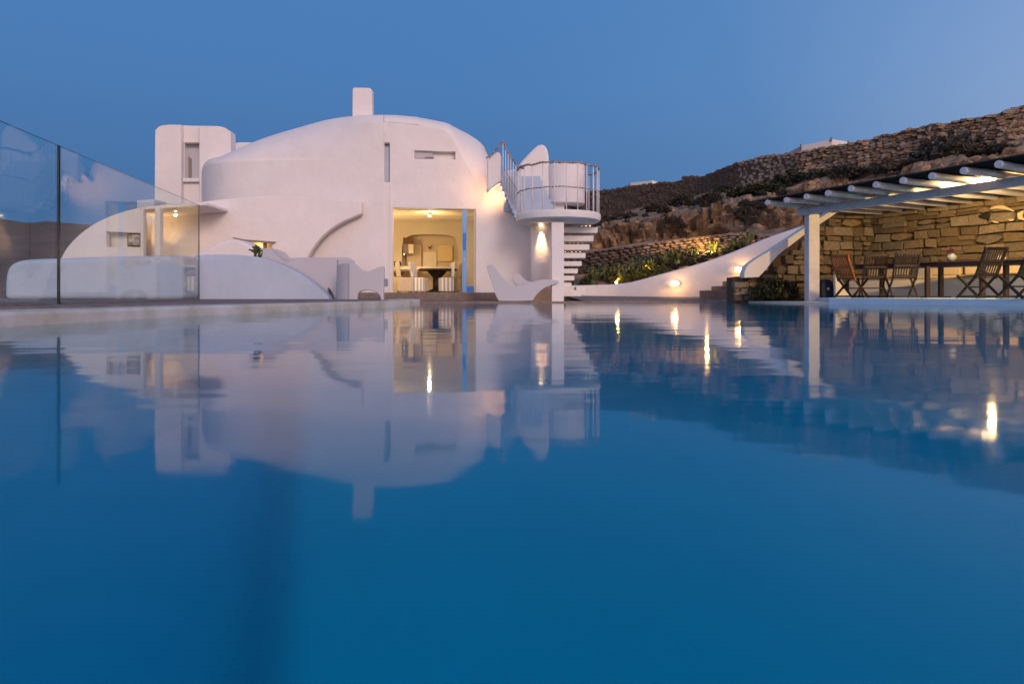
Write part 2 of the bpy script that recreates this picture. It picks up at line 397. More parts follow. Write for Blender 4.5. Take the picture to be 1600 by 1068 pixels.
deck('pergola_terrace', [(7.35, 14.85), (9.4, 11.8), (12.5, 8), (15, 4), (15, -3.5), (24, -3.5), (20, 12), (10.4, 18.2), (7.9, 17.2)], -.2, .14, M['blue_coping'], 'raised terrace with pale blue edge under the pergola')
# ground all round, with an opening for the pool
big = [(-2500, -800), (2500, -800), (2500, 3000), (-2500, 3000)]
hole = offset_poly(pool_poly, .3)
loops = [big, hole]; flat = big + hole
tris = tessellate_polygon([[Vector((a, b_, 0)) for a, b_ in lp] for lp in loops])
g = link('ground', mesh([(a, b_, -.06) for a, b_ in flat], [tuple(t) for t in tris]), M['earth_dark']); tag(g, 'dark dry earth around the villa', kind='structure')

# ================================================================== HOUSE
house = empty('house', (-4, 20, .28), 'white sculpted villa with a low dome, slot windows and a wide lit doorway', 'house')
# domed shell: profile stations (px, front distance, wall top y, ridge y, ridge distance)
ST = [(315, 22.6, 272, 268, 23.2), (318, 21.8, 264, 260, 23.0), (326, 21.0, 257, 254.5, 22.8), (345, 20.4, 254, 251, 22.6), (369, 20.15, 252, 239.5, 22.5), (403, 20.0, 251, 224, 22.3), (442, 19.88, 250, 210.7, 22.2), (483, 19.76, 250, 200.3, 22.0), (518, 19.66, 250, 193.6, 21.9), (549, 19.57, 250, 190.6, 21.8), (582, 19.51, 250, 189.2, 21.6), (599.5, 19.49, 250, 189, 21.55), (600, 19.74, 193, 189, 21.5),
      (620, 19.74, 193.5, 189.3, 21.5), (651, 19.74, 197, 191.7, 21.5), (693, 19.74, 206, 199, 21.5), (700, 19.74, 208.5, 200.5, 21.5), (714, 19.74, 231, 205.5, 21.5), (731, 19.74, 262, 212, 21.5), (748, 19.74, 286, 222.5, 21.5), (759, 19.74, 302, 234, 21.6), (763, 19.74, 304, 248, 21.7), (770, 19.74, 310, 262, 21.7)]
xs = sorted(set([315, 316, 318, 321, 326, 333, 345] + list(range(355, 598, 9)) + [599.5, 600, 606, 613, 620, 635, 650, 665, 680, 695, 702, 707, 712, 718, 724, 730, 738, 745, 750, 756, 762, 766, 770]))
vv = []; ff = []; rows = None
DOOR_Z = 2.93
for xi, x in enumerate(xs):
    dw, yw, yr, dr = smooth_tab([t for t in ST if t[0] < 600], x) if x < 599.8 else lerp_tab(ST, x)
    zw = Z(yw, dw); zr = Z(yr, dr); col = []
    for z in (0.03, 1.5, DOOR_Z): col.append((dw, min(z, zw)))
    for k in range(1, 6): col.append((dw, DOOR_Z + (zw - DOOR_Z) * k / 5 if zw > DOOR_Z else zw))
    off = .10 * max(0, min(1, (560 - x) / 120)) if x < 599.8 else -.195 * max(0, min(1, (764 - x) / 8))
    for k in range(0, 13):
        t = k / 12 * math.pi / 2
        e_d = dw + off + (dr - dw - off) * (1 - math.cos(t)) ** .9; e_z = zw + .01 * off + (zr - zw) * math.sin(t)
        if x < 599.8:
            u = k / 12; zt = Z(192.5, dw); bl = max(0, min(1, (x - 440) / 150)); bl = bl * bl * (3 - 2 * bl)
            if u <= .75: vd, vz_ = dw + .01 * u, zw + (zt - zw) * u / .75
            else:
                t2 = (u - .75) / .25 * math.pi / 2; vd, vz_ = dw + .01 + (dr - dw) * (1 - math.cos(t2)), zt + (zr - zt) * math.sin(t2)
            e_d += (vd - e_d) * bl; e_z += (vz_ - e_z) * bl
        col.append((e_d, e_z))
    for k in range(1, 9):
        t = k / 8 * math.pi / 2
        col.append((dr + (27 - dr) * math.sin(t), zr * math.cos(t) if k < 8 else 0.03))
    rows = len(col)
    for d, z in col: vv.append(((x - 800) / 1000 * d, d, z))
for i in range(len(xs) - 1):
    for k in range(rows - 1):
        if xs[i] >= 613 and xs[i + 1] <= 745 and k < 2: continue
        ff.append((i*rows + k, (i+1)*rows + k, (i+1)*rows + k + 1, i*rows + k + 1))
for i in (0, len(xs) - 1):
    fc = tuple(i*rows + k for k in range(rows)); ff.append(fc if i else fc[::-1])
me = mesh(vv, ff)
bm = bmesh.new(); bm.from_mesh(me); bmesh.ops.remove_doubles(bm, verts=bm.verts, dist=.0005); bmesh.ops.recalc_face_normals(bm, faces=bm.faces[:]); bm.to_mesh(me); bm.free()
shell = link('domed_shell', me, M['plaster'], house, smooth=True)
em = shell.modifiers.new('es', 'EDGE_SPLIT'); em.split_angle = R(32)
# front wall slab with door and slot windows
fac = [(607, 459.5), (607, 286), (599, 285.5)]
fac = [(591, 459.5), (591, 300), (591, 192)] + [(600, 190.6), (606, 190.6), (625, 191.4), (645, 194), (665, 197), (685, 201), (701, 206), (714, 228), (731, 259.5), (761, 300), (779, 281), (800, 300), (836, 338), (836, 459.5)]
door_h = [(613.5, 325), (743, 327), (743, 457), (613.5, 457)]
FD = 19.52
facade = slab('front_wall', fac, FD, FD + .23, M['plaster'], house, bevel=.035,
    holes=[door_h, [(600.5, 223), (608.5, 223), (608.5, 284), (600.5, 284)], [(647, 235), (711, 237), (711, 249), (647, 247.5)]])
slab('raised_wall_face', [(608.5, 457.5), (608.5, 287), (612.8, 287), (612.8, 457.5)], FD - .025, FD - .003, M['plaster'], house, bevel=.02)
# window panes and reveals
f1 = slab('window', [(647.8, 236), (677, 236.6), (677, 247.6), (647.8, 247)], FD + .12, FD + .16, M['soft'], house, bevel=0)
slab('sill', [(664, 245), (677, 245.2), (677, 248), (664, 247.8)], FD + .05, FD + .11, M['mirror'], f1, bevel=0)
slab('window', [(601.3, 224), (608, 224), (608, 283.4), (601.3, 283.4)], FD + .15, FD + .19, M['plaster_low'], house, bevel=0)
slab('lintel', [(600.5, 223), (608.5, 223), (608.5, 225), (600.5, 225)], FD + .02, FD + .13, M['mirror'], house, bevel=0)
# plinth step the house stands on
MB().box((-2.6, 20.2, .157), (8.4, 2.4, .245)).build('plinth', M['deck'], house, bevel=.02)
# chimney
slab('chimney', [(550, 196), (550.5, 138.5), (553, 136.5), (577, 137), (581, 140), (581.5, 196)], 21.2, 21.5, M['plaster'], house, bevel=.05)
# room
slab('room_wall', [(540, 462), (540, 330), (760, 330), (760, 462)], 23.5, 23.62, M['beige'], house, bevel=0, holes=[cr([(628, 450), (628, 400), (630, 378), (642, 368), (670, 366), (702, 368), (713, 376), (716, 400), (716, 450)], 3)])
slab('alcove_wall', [(600, 462), (600, 340), (740, 340), (740, 462)], 23.95, 24.05, M['alcove'], house, bevel=0)
MB().box((-5.3, 21.75, 1.6), (.12, 3.5, 2.66)).build('room_wall', M['beige'], house)
MB().box((-.98, 21.75, 1.6), (.12, 3.5, 2.66)).build('room_wall', M['beige'], house)
MB().box((-3.1, 21.87, .25), (4.3, 4.0, .06)).build('room_floor', M['deck'], house)
MB().box((-3.1, 21.87, 3.02), (4.3, 4.0, .08)).build('ceiling', M['beige'], house)
for k in range(9):
    MB().box((-3.1, 19.95 + k * .42, 2.93), (4.2, .09, .09)).build('ceiling_beam', M['beige'], house, bevel=.015)
# folded-back blue glazed door leaf
dl = slab('door', [(722.3, 328), (729, 328), (729, 456.5), (722.3, 456.5)], 19.56, 19.62, M['bluedoor'], house, bevel=.006)
slab('door_stile', [(740.5, 328), (743, 328), (743, 456.5), (740.5, 456.5)], 19.56, 19.62, M['cushion'], dl, bevel=0)
slab('bottom_rail', [(729.2, 447), (740.3, 447), (740.3, 456.5), (729.2, 456.5)], 19.56, 19.62, M['bluedark'], dl, bevel=0)
slab('lock_panel', [(723.4, 364), (728, 364), (728, 391), (723.4, 391)], 19.545, 19.558, M['bluedark'], dl, bevel=0)
slab('handle', [(724.5, 404), (726, 404), (726, 408), (724.5, 408)], 19.53, 19.558, M['metal'], dl, bevel=0)
slab('glass_pane', [(729.2, 328), (740.3, 328), (740.3, 446.8), (729.2, 446.8)], 19.58, 19.59, M['window_glass'], dl, bevel=0)

def thing_slab(name, label, cat, px, d0, d1, mt, bevel=.0, group=None):
    o = slab(name, px, d0, d1, mt, bevel=bevel); tag(o, label, cat, group); return o
# pictures and kitchen things
pic = empty('picture', P(638, 396, 23.9), 'dark brown and grey picture high on the alcove wall', 'picture')
slab('upper_panel', [(630, 371), (646, 371), (646, 381), (630, 381)], 23.4, 23.45, mat('brown_picture', (.16, .08, .04)), pic, bevel=0)
slab('lower_panel', [(630, 381.3), (638, 381.3), (638, 396), (630, 396)], 23.4, 23.45, M['mirror'], pic, bevel=0)
slab('light_panel', [(638.2, 381.3), (646, 381.3), (646, 396), (638.2, 396)], 23.4, 23.45, M['panel2'], pic, bevel=0)
thing_slab('painting', 'plain cream painting low between two yellow panels', 'painting', [(661, 393.5), (682, 393.5), (682, 417), (661, 417)], 23.86, 23.9, M['panel2'])
thing_slab('painting', 'bright yellow square painting at the right of the alcove', 'painting', [(683.5, 383), (707, 383), (707, 408), (683.5, 408)], 23.86, 23.9, M['panel'])
thing_slab('cupboard', 'tall ochre cupboard door behind the dark picture', 'cupboard', [(636, 382.5), (658, 382.5), (658, 425), (636, 425)], 23.8, 23.93, M['alcove'])
thing_slab('counter', 'pale kitchen counter behind the dining chairs', 'counter', [(612, 415), (706, 417.5), (706, 421), (612, 421)], 23.0, 23.4, M['panel2'], .01)
bow = MB()
bow.lathe(P(622, 425, 22.3), [(.10, -.16), (.22, -.02), (.24, .02), (.21, .02)], 14)
tag(bow.build('basket', M['wood_orange'], smooth=True), 'shallow brown bowl under the counter end', 'bowl')
for k, x in enumerate((614.5, 617.5, 621, 625)):
    o = MB().lathe(P(x, 414.5, 22.9), [(.05, 0), (.06, .07), (.04, .11), (.02, .15 if k % 2 else .13)], 10).build('jar', M['dark'], smooth=True)
    tag(o, 'small dark jar standing in the row on the kitchen counter', 'jar', 'dark jars on the kitchen counter')
o = MB().tube([P(672, 388, 23.85), P(673, 386, 23.8), P(676, 381, 23.7)], [.03, .02, .004], 6).tube([P(672, 388, 23.85), P(670, 386, 23.8), P(668, 384, 23.75)], [.03, .015, .004], 6).build('wall_ornament', M['wood_dark'], smooth=True)
tag(o, 'small dark forked ornament on the alcove wall above the cream painting', 'wall ornament')
# table lamp on the counter
tl = empty('table_lamp', P(633, 414, 23.1), 'tiny lit lamp on a thin dark stem on the counter', 'lamp')
MB().tube([P(634, 415, 23.1), P(634, 397, 23.1)], .01, 6).build('stem', M['dark'], tl)
MB().lathe(P(631.5, 397, 23.1), [(.012, -.015), (.018, 0), (.012, .015)], 8).build('bulb', M['lampglow2'], tl)

# dining table
dt = empty('dining_table', P(685, 455, 21.7), 'dark pedestal dining table seen through the doorway', 'table')
MB().lathe((X(684, 21.7), 21.7, 0), [(.64, 1.02), (.66, 1.05), (.64, 1.09)], 28).build('table_top', M['wood_dark'], dt, smooth=True)
MB().lathe((X(683, 21.7), 21.7, 0), [(.34, .3), (.30, .36), (.15, .42), (.15, .8), (.30, .96), (.34, 1.015)], 16).build('pedestal', M['wood_dark'], dt, smooth=True)
def dining_chair(px, d, rz, label, mt, s=1):
    t = empty('dining_chair', (X(px, d), d, .28), label, 'chair', 'slipcovered chairs round the dining table', rz)
    b1 = MB().box((0, 0, .27), (.44, .46, .46)); o1 = b1.build('seat', mt, t, bevel=.03, rel=True)
    b2 = MB().box((0, .215, .76), (.44, .09, .51), Matrix.Rotation(R(-6), 3, 'X')); b2.build('backrest', mt, t, bevel=.03, rel=True)
    for sx in (-.19, .19):
        for sy in (-.19, .19): MB().box((sx, sy, .02), (.035, .035, .04)).build('leg', M['wood_dark'], t, rel=True)
    return t
dining_chair(655, 21.3, R(75), 'striped slipcovered dining chair in front left of the table', M['stripe'])
dining_chair(697, 21.3, R(-75), 'striped slipcovered dining chair in front right of the table', M['stripe'])
dining_chair(632, 21.2, R(110), 'cream dining chair nearest the left door jamb', M['cushion'])
dining_chair(713, 21.9, R(-120), 'cream dining chair half hidden by the blue door', M['cushion'])
# ceiling lamp in the room
cl = empty('ceiling_lamp', P(671, 333, 20.7), 'small lit ceiling spotlight inside the doorway', 'lamp')
MB().lathe(P(671, 336, 20.6), [(.05, 0), (.06, .04), (.03, .09)], 12).build('lamp_body', M['pot'], cl, smooth=True)
MB().lathe(P(671, 337.5, 20.6), [(.035, -.02), (.045, .0), (.03, .025)], 12).build('bulb', M['lampglow2'], cl, smooth=True)
lamp('POINT', P(671, 339, 20.6) + Vector((0, 0, -.09)), 42, (1, .72, .38), .03)
lamp('POINT', (-4.85, 20.4, 2.3), 110, (1, .74, .42), .12)  # extra unseen point light added to brighten the room

# ---------------------------------------------------------------- wing with arched cut-out in front of the dome
wing = empty('side_wing', P(400, 460, 18.6), 'low white wing with a wavy roof line and an arched corner cut away', 'building')
top = cr([(235, 324), (262, 321), (300, 317), (345, 311), (385, 307), (425, 305), (465, 306.5), (505, 309.5), (540, 312), (565, 314)], 4)
under = cr([(565, 334), (551, 340), (533, 348), (513, 361), (496, 378), (484, 396), (477, 412), (474, 440)], 4)
slab('wing_wall', top + under + [(474, 466), (235, 466)], 19.2, 19.49, M['plaster'], wing, bevel=.05, holes=[[(365, 372), (381, 376), (424, 380), (424, 392), (365, 392)]])
slab('niche_back', [(360, 366), (430, 366), (430, 396), (360, 396)], 19.5, 19.53, M['beige'], wing, bevel=0)
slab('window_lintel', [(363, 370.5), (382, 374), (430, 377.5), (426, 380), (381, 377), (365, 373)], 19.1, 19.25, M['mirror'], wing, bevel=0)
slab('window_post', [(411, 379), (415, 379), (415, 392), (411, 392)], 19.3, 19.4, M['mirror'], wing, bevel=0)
lamp('POINT', P(404, 384, 19.38), 2.4, (1, .55, .15), .04)
# left quarter-dome wing
qd = empty('quarter_dome', P(170, 460, 17.6), 'white quarter dome wing behind the glass screen with a framed ceramic panel', 'building')
arc = cr([(96, 402), (104, 388), (118, 372), (136, 357), (158, 344), (185, 333), (215, 325), (222, 324)], 4)
slab('wall', [(224, 466), (92, 466), (92, 410)] + arc[:-1] + [(224, 323.4)], 17.8, 17.96, M['plaster'], qd, bevel=.02, holes=[[(166, 362), (219, 364), (219, 386), (166, 386)]])
slab('dome_body', [(200, 466), (94, 466), (94, 412)] + [(a_, b_ + 1.5) for a_, b_ in arc if a_ < 200] + [(200, 330)], 18.22, 19.2, M['plaster'], qd, bevel=.08)
slab('pier', [(249.7, 466), (241.5, 466), (241.5, 323), (249.7, 323)], 17.7, 17.9, M['plaster'], qd, bevel=.02)
slab('roof_slab', [(200, 329.5), (222, 323.4), (262, 319), (322, 315.8), (322, 321), (222, 328)], 17.8, 19.6, M['plaster'], qd, bevel=.03)
slab('rear_wall', [(214, 466), (214, 327.5), (330, 321), (330, 466)], 19.3, 19.4, M['plaster'], qd, bevel=0)
slab('niche_back', [(160, 358), (226, 358), (226, 390), (160, 390)], 18.15, 18.2, M['plaster'], qd, bevel=0)
fr = slab('picture_frame', [(199, 364.5), (218.5, 365), (218.5, 385), (199, 385)], 17.9, 17.95, M['dark'], qd, bevel=0)
slab('panel', [(200.5, 366.5), (217.5, 367), (217.5, 382.5), (200.5, 382.5)], 17.86, 17.89, mat('grey_ceramic_relief', (.7, .68, .66), .5, scale=6, col2=(.12, .10, .10), detail=3), fr, bevel=0)
slab('rear_block', [(214, 313), (241, 311), (241, 325), (214, 325)], 19.7, 20.4, M['plaster_low'], qd, bevel=.01)
def can_up(px, d, label, e):
    t = empty('uplight', P(px, 407, d), label, 'lamp', 'uplights behind the long low wall')
    MB().lathe(P(px, 409, d), [(.04, -.1), (.05, 0), (.04, .03)], 10).build('lamp_body', M['pot'], t, smooth=True)
    lamp('SPOT', P(px, 408, d) + Vector((0, 0, .05)), e, (1, .5, .18), .03, aim=P(px, 340, d + .25), spot=75, blend=1)
can_up(231, 18.75, 'small uplight hidden in the niche left of the white pier', 60)
can_up(258, 18.72, 'small uplight at the wall foot right of the white pier', 70)

# ---------------------------------------------------------------- tower
tw = empty('tower', P(300, 460, 23), 'tall white tower block with rounded corners and a deep slot window', 'building')
D = 23.0
slab('tower_wall', [(241, 470)] + cr([(241.5, 330), (242.5, 215), (244, 203), (250, 197), (262, 195)], 4) + [(283, 195), (283, 470)], D, D + .42, M['plaster'], tw, bevel=.06)
slab('tower_wall', [(311.5, 470), (311.5, 196.5)] + cr([(340, 197), (351, 199.5), (358, 206), (360.5, 217), (360.5, 330)], 4) + [(360.5, 470)], D, D + .42, M['plaster'], tw, bevel=.06)
slab('recess_wall', [(283.2, 196), (311.3, 196.8), (311.3, 470), (283.2, 470)], D + .22, D + .41, M['plaster'], tw, bevel=.01, holes=[[(288.5, 223), (311, 223), (311, 278), (288.5, 278)]])
slab('window_back', [(285, 220), (315, 220), (315, 282), (285, 282)], D + .42, D + .43, M['soft'], tw, bevel=0)
wn = slab('window', [(288.7, 223.3), (293, 223.3), (293, 277.8), (288.7, 277.8)], D + .37, D + .38, M['plaster_low'], tw, bevel=0)
slab('pane', [(293.2, 223.3), (311, 223.3), (311, 277.8), (293.2, 277.8)], D + .39, D + .40, M['soft'], wn, bevel=0)
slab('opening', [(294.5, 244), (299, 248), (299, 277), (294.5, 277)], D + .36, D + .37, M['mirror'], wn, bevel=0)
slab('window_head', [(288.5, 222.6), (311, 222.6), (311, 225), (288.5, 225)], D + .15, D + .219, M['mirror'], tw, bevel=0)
slab('window_ledge', [(285, 278), (311.2, 278), (311.2, 284), (285, 284)], D + .05, D + .219, M['plaster'], tw, bevel=.02)
slab('rear_block', cr([(362, 300), (362.5, 232), (366, 224), (376, 222.3)], 3) + [(402, 222.5), (402, 300)], 25, 25.5, M['plaster'], tw, bevel=.06)

# ---------------------------------------------------------------- low garden walls in front
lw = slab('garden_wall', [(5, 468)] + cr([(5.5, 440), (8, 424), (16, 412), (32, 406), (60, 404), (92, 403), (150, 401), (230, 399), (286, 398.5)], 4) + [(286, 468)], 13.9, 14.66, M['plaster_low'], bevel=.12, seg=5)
tag(lw, 'long low rounded white wall behind the glass screen', 'wall')
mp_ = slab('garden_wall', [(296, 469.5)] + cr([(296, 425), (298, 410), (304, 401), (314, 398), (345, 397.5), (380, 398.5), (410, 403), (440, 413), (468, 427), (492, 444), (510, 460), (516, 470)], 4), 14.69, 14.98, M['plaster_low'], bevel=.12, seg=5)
tag(mp_, 'low white boulder-like wall tapering down to the right before the armchairs', 'wall')
md = slab('planter_mound', [(290, 440)] + cr([(296, 402), (318, 391), (340, 380), (356, 374), (366, 373), (378, 377), (395, 386), (410, 392), (425, 398), (440, 410), (455, 440)], 4), 17.2, 18.2, M['plaster'], bevel=.12, seg=4)
tag(md, 'white peaked mound rising behind the low garden wall', 'wall')

# ---------------------------------------------------------------- stair, balcony, spiral stair on the right of the house
st = empty('outdoor_staircase', P(800, 460, 18.8), 'white outdoor stair climbing from the round balcony to the roof', 'staircase')
slab('parapet', [(761, 300), (761, 250), (768, 243), (776, 237), (781, 238), (783.5, 244), (783.5, 284), (779, 285.5), (770, 292)], 18.55, 18.85, M['plaster'], st, bevel=.06)
for k in range(9):
    x0 = 803.5 - k * 3.15; yb = 341 - k * 7.3
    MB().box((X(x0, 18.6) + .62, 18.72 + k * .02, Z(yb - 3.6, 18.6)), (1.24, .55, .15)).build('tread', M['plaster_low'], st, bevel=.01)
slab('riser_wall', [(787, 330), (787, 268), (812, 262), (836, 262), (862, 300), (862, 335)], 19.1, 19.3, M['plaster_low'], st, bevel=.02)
slab('fin_wall', cr([(806, 338), (806, 285), (811, 258), (822, 244), (835, 230.5), (843, 225.5), (850, 226), (855, 232), (857.5, 243), (858.5, 262), (861, 300), (862, 338)], 4), 18.75, 19.05, M['plaster'], st, bevel=.10, seg=4)

bal = empty('balcony', P(872, 340, 18), 'round white balcony slab on a pier with a rod and rope railing', 'balcony')
BC = Vector((X(872, 18.0), 18.0, 0)); BR = 1.19
MB().lathe(BC, [(BR - .10, Z(350, 18) + .03), (BR - .02, Z(350, 18) + .07), (BR, 2.34), (BR, 2.43), (BR - .03, 2.46)], 56).build('slab', M['plaster'], bal, smooth=True).modifiers.new('e', 'EDGE_SPLIT').split_angle = R(40)
slab('pier', [(862, 471.5), (862, 347), (881.3, 347), (881.3, 471.5)], 17.1, 17.5, M['plaster'], bal, bevel=.015)
MB().lathe((X(851, 18.5), 18.5, 0), [(.42, .03), (.40, 1.2), (.40, 2.3)], 36).build('column', M['plaster'], bal, smooth=True)
slab('stair_wall', [(836, 462), (836, 347), (868, 347), (868, 462)], 18.7, 19.4, M['plaster'], bal, bevel=.01)
RT = 2.455
def ring(ang, r=BR - .05): return BC + Vector((math.cos(ang) * r, math.sin(ang) * r, 0))
angs = [R(a) for a in (182, 197, 213, 229, 245, 261, 277, 293, 308, 322, 335, 347, 358, 10, 22, 34)]
for a in angs:
    p = ring(a); MB().tube([p + Vector((0, 0, RT)), p + Vector((0, 0, RT + 1.25))], .017, 6).build('baluster', M['rail'], bal, smooth=True)
def rope(name, pts, r, parent, mt):
    pp = cr([tuple(p) for p in pts], 5)
    rr = [r * (1 + .35 * math.sin(i * 2.2)) for i in range(len(pp))]
    return MB().tube(pp, rr, 6).build(name, mt, parent, smooth=True)
random.seed(5)
ta = [R(a) for a in range(180, 398, 8)]
rope('handrail', [ring(a) + Vector((0, 0, RT + 1.25 + random.uniform(-.02, .02))) for a in ta], .026, bal, M['rope'])
rope('middle_rope', [ring(a) + Vector((0, 0, RT + .60 + random.uniform(-.012, .012))) for a in ta], .015, bal, M['rope'])
# stair railing
base = []
for k in range(8):
    x = 786 + k * 4.0; yb = 286 + k * 7.0; yt = 224 + [0, 8, 15, 21, 27, 32, 36, 38][k]
    a = P(x, yb + 4, 18.42); b_ = P(x, yt, 18.42); base.append((a, b_))
    MB().tube([a, b_], .015, 6).build('baluster', M['rail'], st, smooth=True)
rope('handrail', [P(760, 247, 18.5), P(768, 241, 18.45), P(778, 231, 18.42), P(786, 221, 18.4)] + [b_ for a, b_ in base[1:]] + [P(818, 263, 18.3)], .024, st, M['rope'])
rope('middle_rope', [a.lerp(b_, .45) for a, b_ in base], .014, st, M['rope'])
# curved wall block behind the balcony
cyl = MB()
prof = []
for k in range(25):
    a = R(180 + 180 * k / 24); prof.append((X(884.5, 18.9) + math.cos(a) * .55, 18.9 + math.sin(a) * .45))
prof += [(X(884.5, 18.9) + .55, 19.6), (X(884.5, 18.9) - .55, 19.6)]
o = link('turret_wall', prism_mesh(prof, Z(318, 18.7), Z(256, 18.7), axis='Z'), M['plaster'], bal, bevel=.05); 
slab('turret_base', [(857, 345), (857, 316), (882, 316), (882, 345)], 18.75, 19.5, M['plaster'], bal, bevel=.02)
slab('dark_opening', [(882, 345), (882, 316), (915, 316), (915, 345)], 19.35, 19.5, M['mortar'], bal, bevel=0)
slab('opening_block', [(884, 337), (884, 320), (893, 320), (893, 337)], 19.2, 19.3, M['ashlar'], bal, bevel=.01)

sp = empty('spiral_staircase', P(885, 462, 18), 'white cantilevered stair slabs stacked below the balcony', 'staircase')
tr = [(355, 364, 934), (368, 377, 927.5), (381.5, 390.5, 921), (395, 403, 915), (408, 415.5, 909), (419.5, 427, 903), (430.5, 438, 897.5), (441.5, 449, 893)]
for k, (y0, y1, x1) in enumerate(tr):
    d = 18.35 - k * .05
    MB().box(((X(881.5, d) + X(x1, d)) / 2 - .1, d + .3, (Z(y0, d) + Z(y1, d)) / 2), (X(x1, d) - X(881.5, d) + .2, .62, Z(y0, d) - Z(y1, d))).build('tread', M['plaster'], sp, bevel=.015)
slab('base_block', [(870, 463), (870, 449), (892, 449), (892, 453), (908, 453), (908, 463)], 17.8, 18.6, M['plaster'], sp, bevel=.02)
slab('side_block', [(900, 460.5), (900, 448), (915.5, 448), (915.5, 460.5)], 18.7, 19.2, M['plaster'], sp, bevel=.02)
# string of small lights behind the treads
sl = empty('light_string', P(884, 360, 19.0), 'tiny warm lights shining between the stair slabs', 'lights')
for k, (y0, y1, x1) in enumerate(tr[:5]):
    yy = y0 - 2.2
    for xx in [883] + [883 + j * 6.5 + (k * 3) % 5 for j in range(1, 8)]:
        if xx < x1 - 8 and (k < 4 or xx > 900):
            MB().lathe(P(xx, yy, 18.95), [(.012, -.015), (.022, 0), (.012, .015)], 6).build('bulb', M['lampglow2'] if False else emis_small if 'emis_small' in globals() else globals().setdefault('emis_small', emis('tiny_warm_bulb', (1, .65, .4), 2.0)), sl)
# spotlights on the column and the wall
def soffit(px, py, d, label, e, aim, spot=36, blend=.8, s=.03, col=(1, .55, .25)):
    t = empty('spotlight', P(px, py, d), label, 'lamp', 'recessed warm spotlights of the villa')
    MB().lathe(P(px, py, d), [(.045, -.01), (.05, .0), (.05, .02)], 12).build('lamp_glass', M['lampglow2'], t, smooth=True)
    lamp('SPOT', P(px, py, d) + Vector((0, 0, -.03)), e, col, s, aim=aim, spot=spot, blend=blend)
soffit(845, 351.5, 18.04, 'downlight under the round balcony beside the column', 150, P(845, 470, 18.13), spot=46, blend=1.0)
lamp('SPOT', P(779, 308, 18.85), 62, (1, .5, .22), .14, aim=P(762, 285, 19.5), spot=170, blend=1)
bk_ = MB().lathe(P(781, 303, 19.12), [(.03, -.03), (.04, 0), (.04, .04)], 10).build('wall_light', M['rail'], smooth=True)
tag(bk_, 'small uplight tucked under the stair on the front wall', 'lamp')

# ================================================================== FURNITURE BY THE POOL
# reclining sculptural chaise
ch = empty('chaise_longue', P(815, 470.5, 17.2), 'white sculptural chaise longue standing at the pool edge', 'lounger')
side = cr([(760, 416), (763, 413.5), (768, 413), (772, 415.5), (779, 425), (788, 436), (797, 443), (806, 446), (818, 444), (833, 439.5), (850, 436.5), (862, 436.5), (871, 438), (873.5, 439.5), (872, 442)], 3) + \
       cr([(866, 444), (856, 447), (846, 453), (838, 461), (832, 469.5)], 3) + [(811, 470.3), (797, 470.3), (779, 470)] + cr([(774, 460), (768, 440), (762, 424)], 2)
slab('near_side', side, 17.0, 17.14, M['soft'], ch, bevel=.03)
slab('far_side', side, 17.52, 17.66, M['soft'], ch, bevel=.03)
seat = cr([(766, 417), (773, 427), (783, 440), (795, 449), (808, 451), (822, 449), (840, 443.5), (862, 440), (869, 441)], 3) + cr([(868, 443.5), (850, 448), (838, 455), (815, 460), (795, 458), (782, 447), (772, 433), (765, 421)], 3)
slab('seat', seat, 17.141, 17.519, M['soft'], ch, bevel=.02)
slab('headrest', cr([(800, 437), (803, 429.5), (809, 427), (815, 431), (822, 438), (832, 441), (826, 446), (808, 446)], 3), 17.44, 17.52, M['soft'], ch, bevel=.03)
for a in (781, 812):
    slab('foot', [(a, 470.0), (a + 10, 470.0), (a + 10, 471.6), (a, 471.6)], 17.03, 17.12, M['dark'], ch, bevel=0)
# armchairs
ac = empty('armchair', P(565, 469.5, 13.8), 'white sculptural armchair with a wavy arm and arched base nearest the pool corner', 'armchair')
arm = cr([(553, 411.5), (557, 414), (562, 419), (568, 422.5), (575, 423.5), (584, 420.5), (592, 417), (599, 416.5)], 3) + [(600, 420), (599, 469.5)]
arm += [(595.5, 469.5)] + cr([(593.5, 462), (587, 456), (577, 453.5), (567, 454), (560, 458), (558.5, 464), (558.3, 469.5)], 3) + [(545, 469.5), (545, 412)]
D0 = 13.8
slab('near_arm', arm, D0, D0 + .11, M['soft'], ac, bevel=.02)
slab('far_arm', arm, D0 + .72, D0 + .83, M['soft'], ac, bevel=.02)
slab('seat', [(556, 446), (556, 435), (598, 434), (598, 447)], D0 + .111, D0 + .719, M['soft'], ac, bevel=.02)
pl_ = [(526.5, D0 + .50), (529, D0 + .36), (534, D0 + .22), (541, D0 + .12), (551, D0 + .06)]
vb_ = []; nb_ = len(pl_)
for (x_, d_) in pl_:
    yt_ = lerp_tab([(526, 416), (530, 413), (536, 411.5), (545, 411), (553, 411.5)], x_)[0]
    vb_ += [P(x_, 461 - (.07 - .2) * 1000 / d_, d_), P(x_, yt_, d_), P(x_, yt_, d_) + Vector((.03, .09, 0)), P(x_, 461 - (.07 - .2) * 1000 / d_, d_) + Vector((.03, .09, 0))]
fb_ = [(i*4 + k, (i+1)*4 + k, (i+1)*4 + (k+1) % 4, i*4 + (k+1) % 4) for i in range(nb_ - 1) for k in range(4)] + [(0, 1, 2, 3), tuple((nb_-1)*4 + k for k in (3, 2, 1, 0))]
link('backrest', mesh(vb_, fb_), M['soft'], ac, smooth=True).modifiers.new('e', 'EDGE_SPLIT').split_angle = R(40)
ac2 = empty('armchair', P(480, 469, 15.2), 'white sculptural sofa half hidden behind the boulder wall', 'sofa')
D1 = 15.0
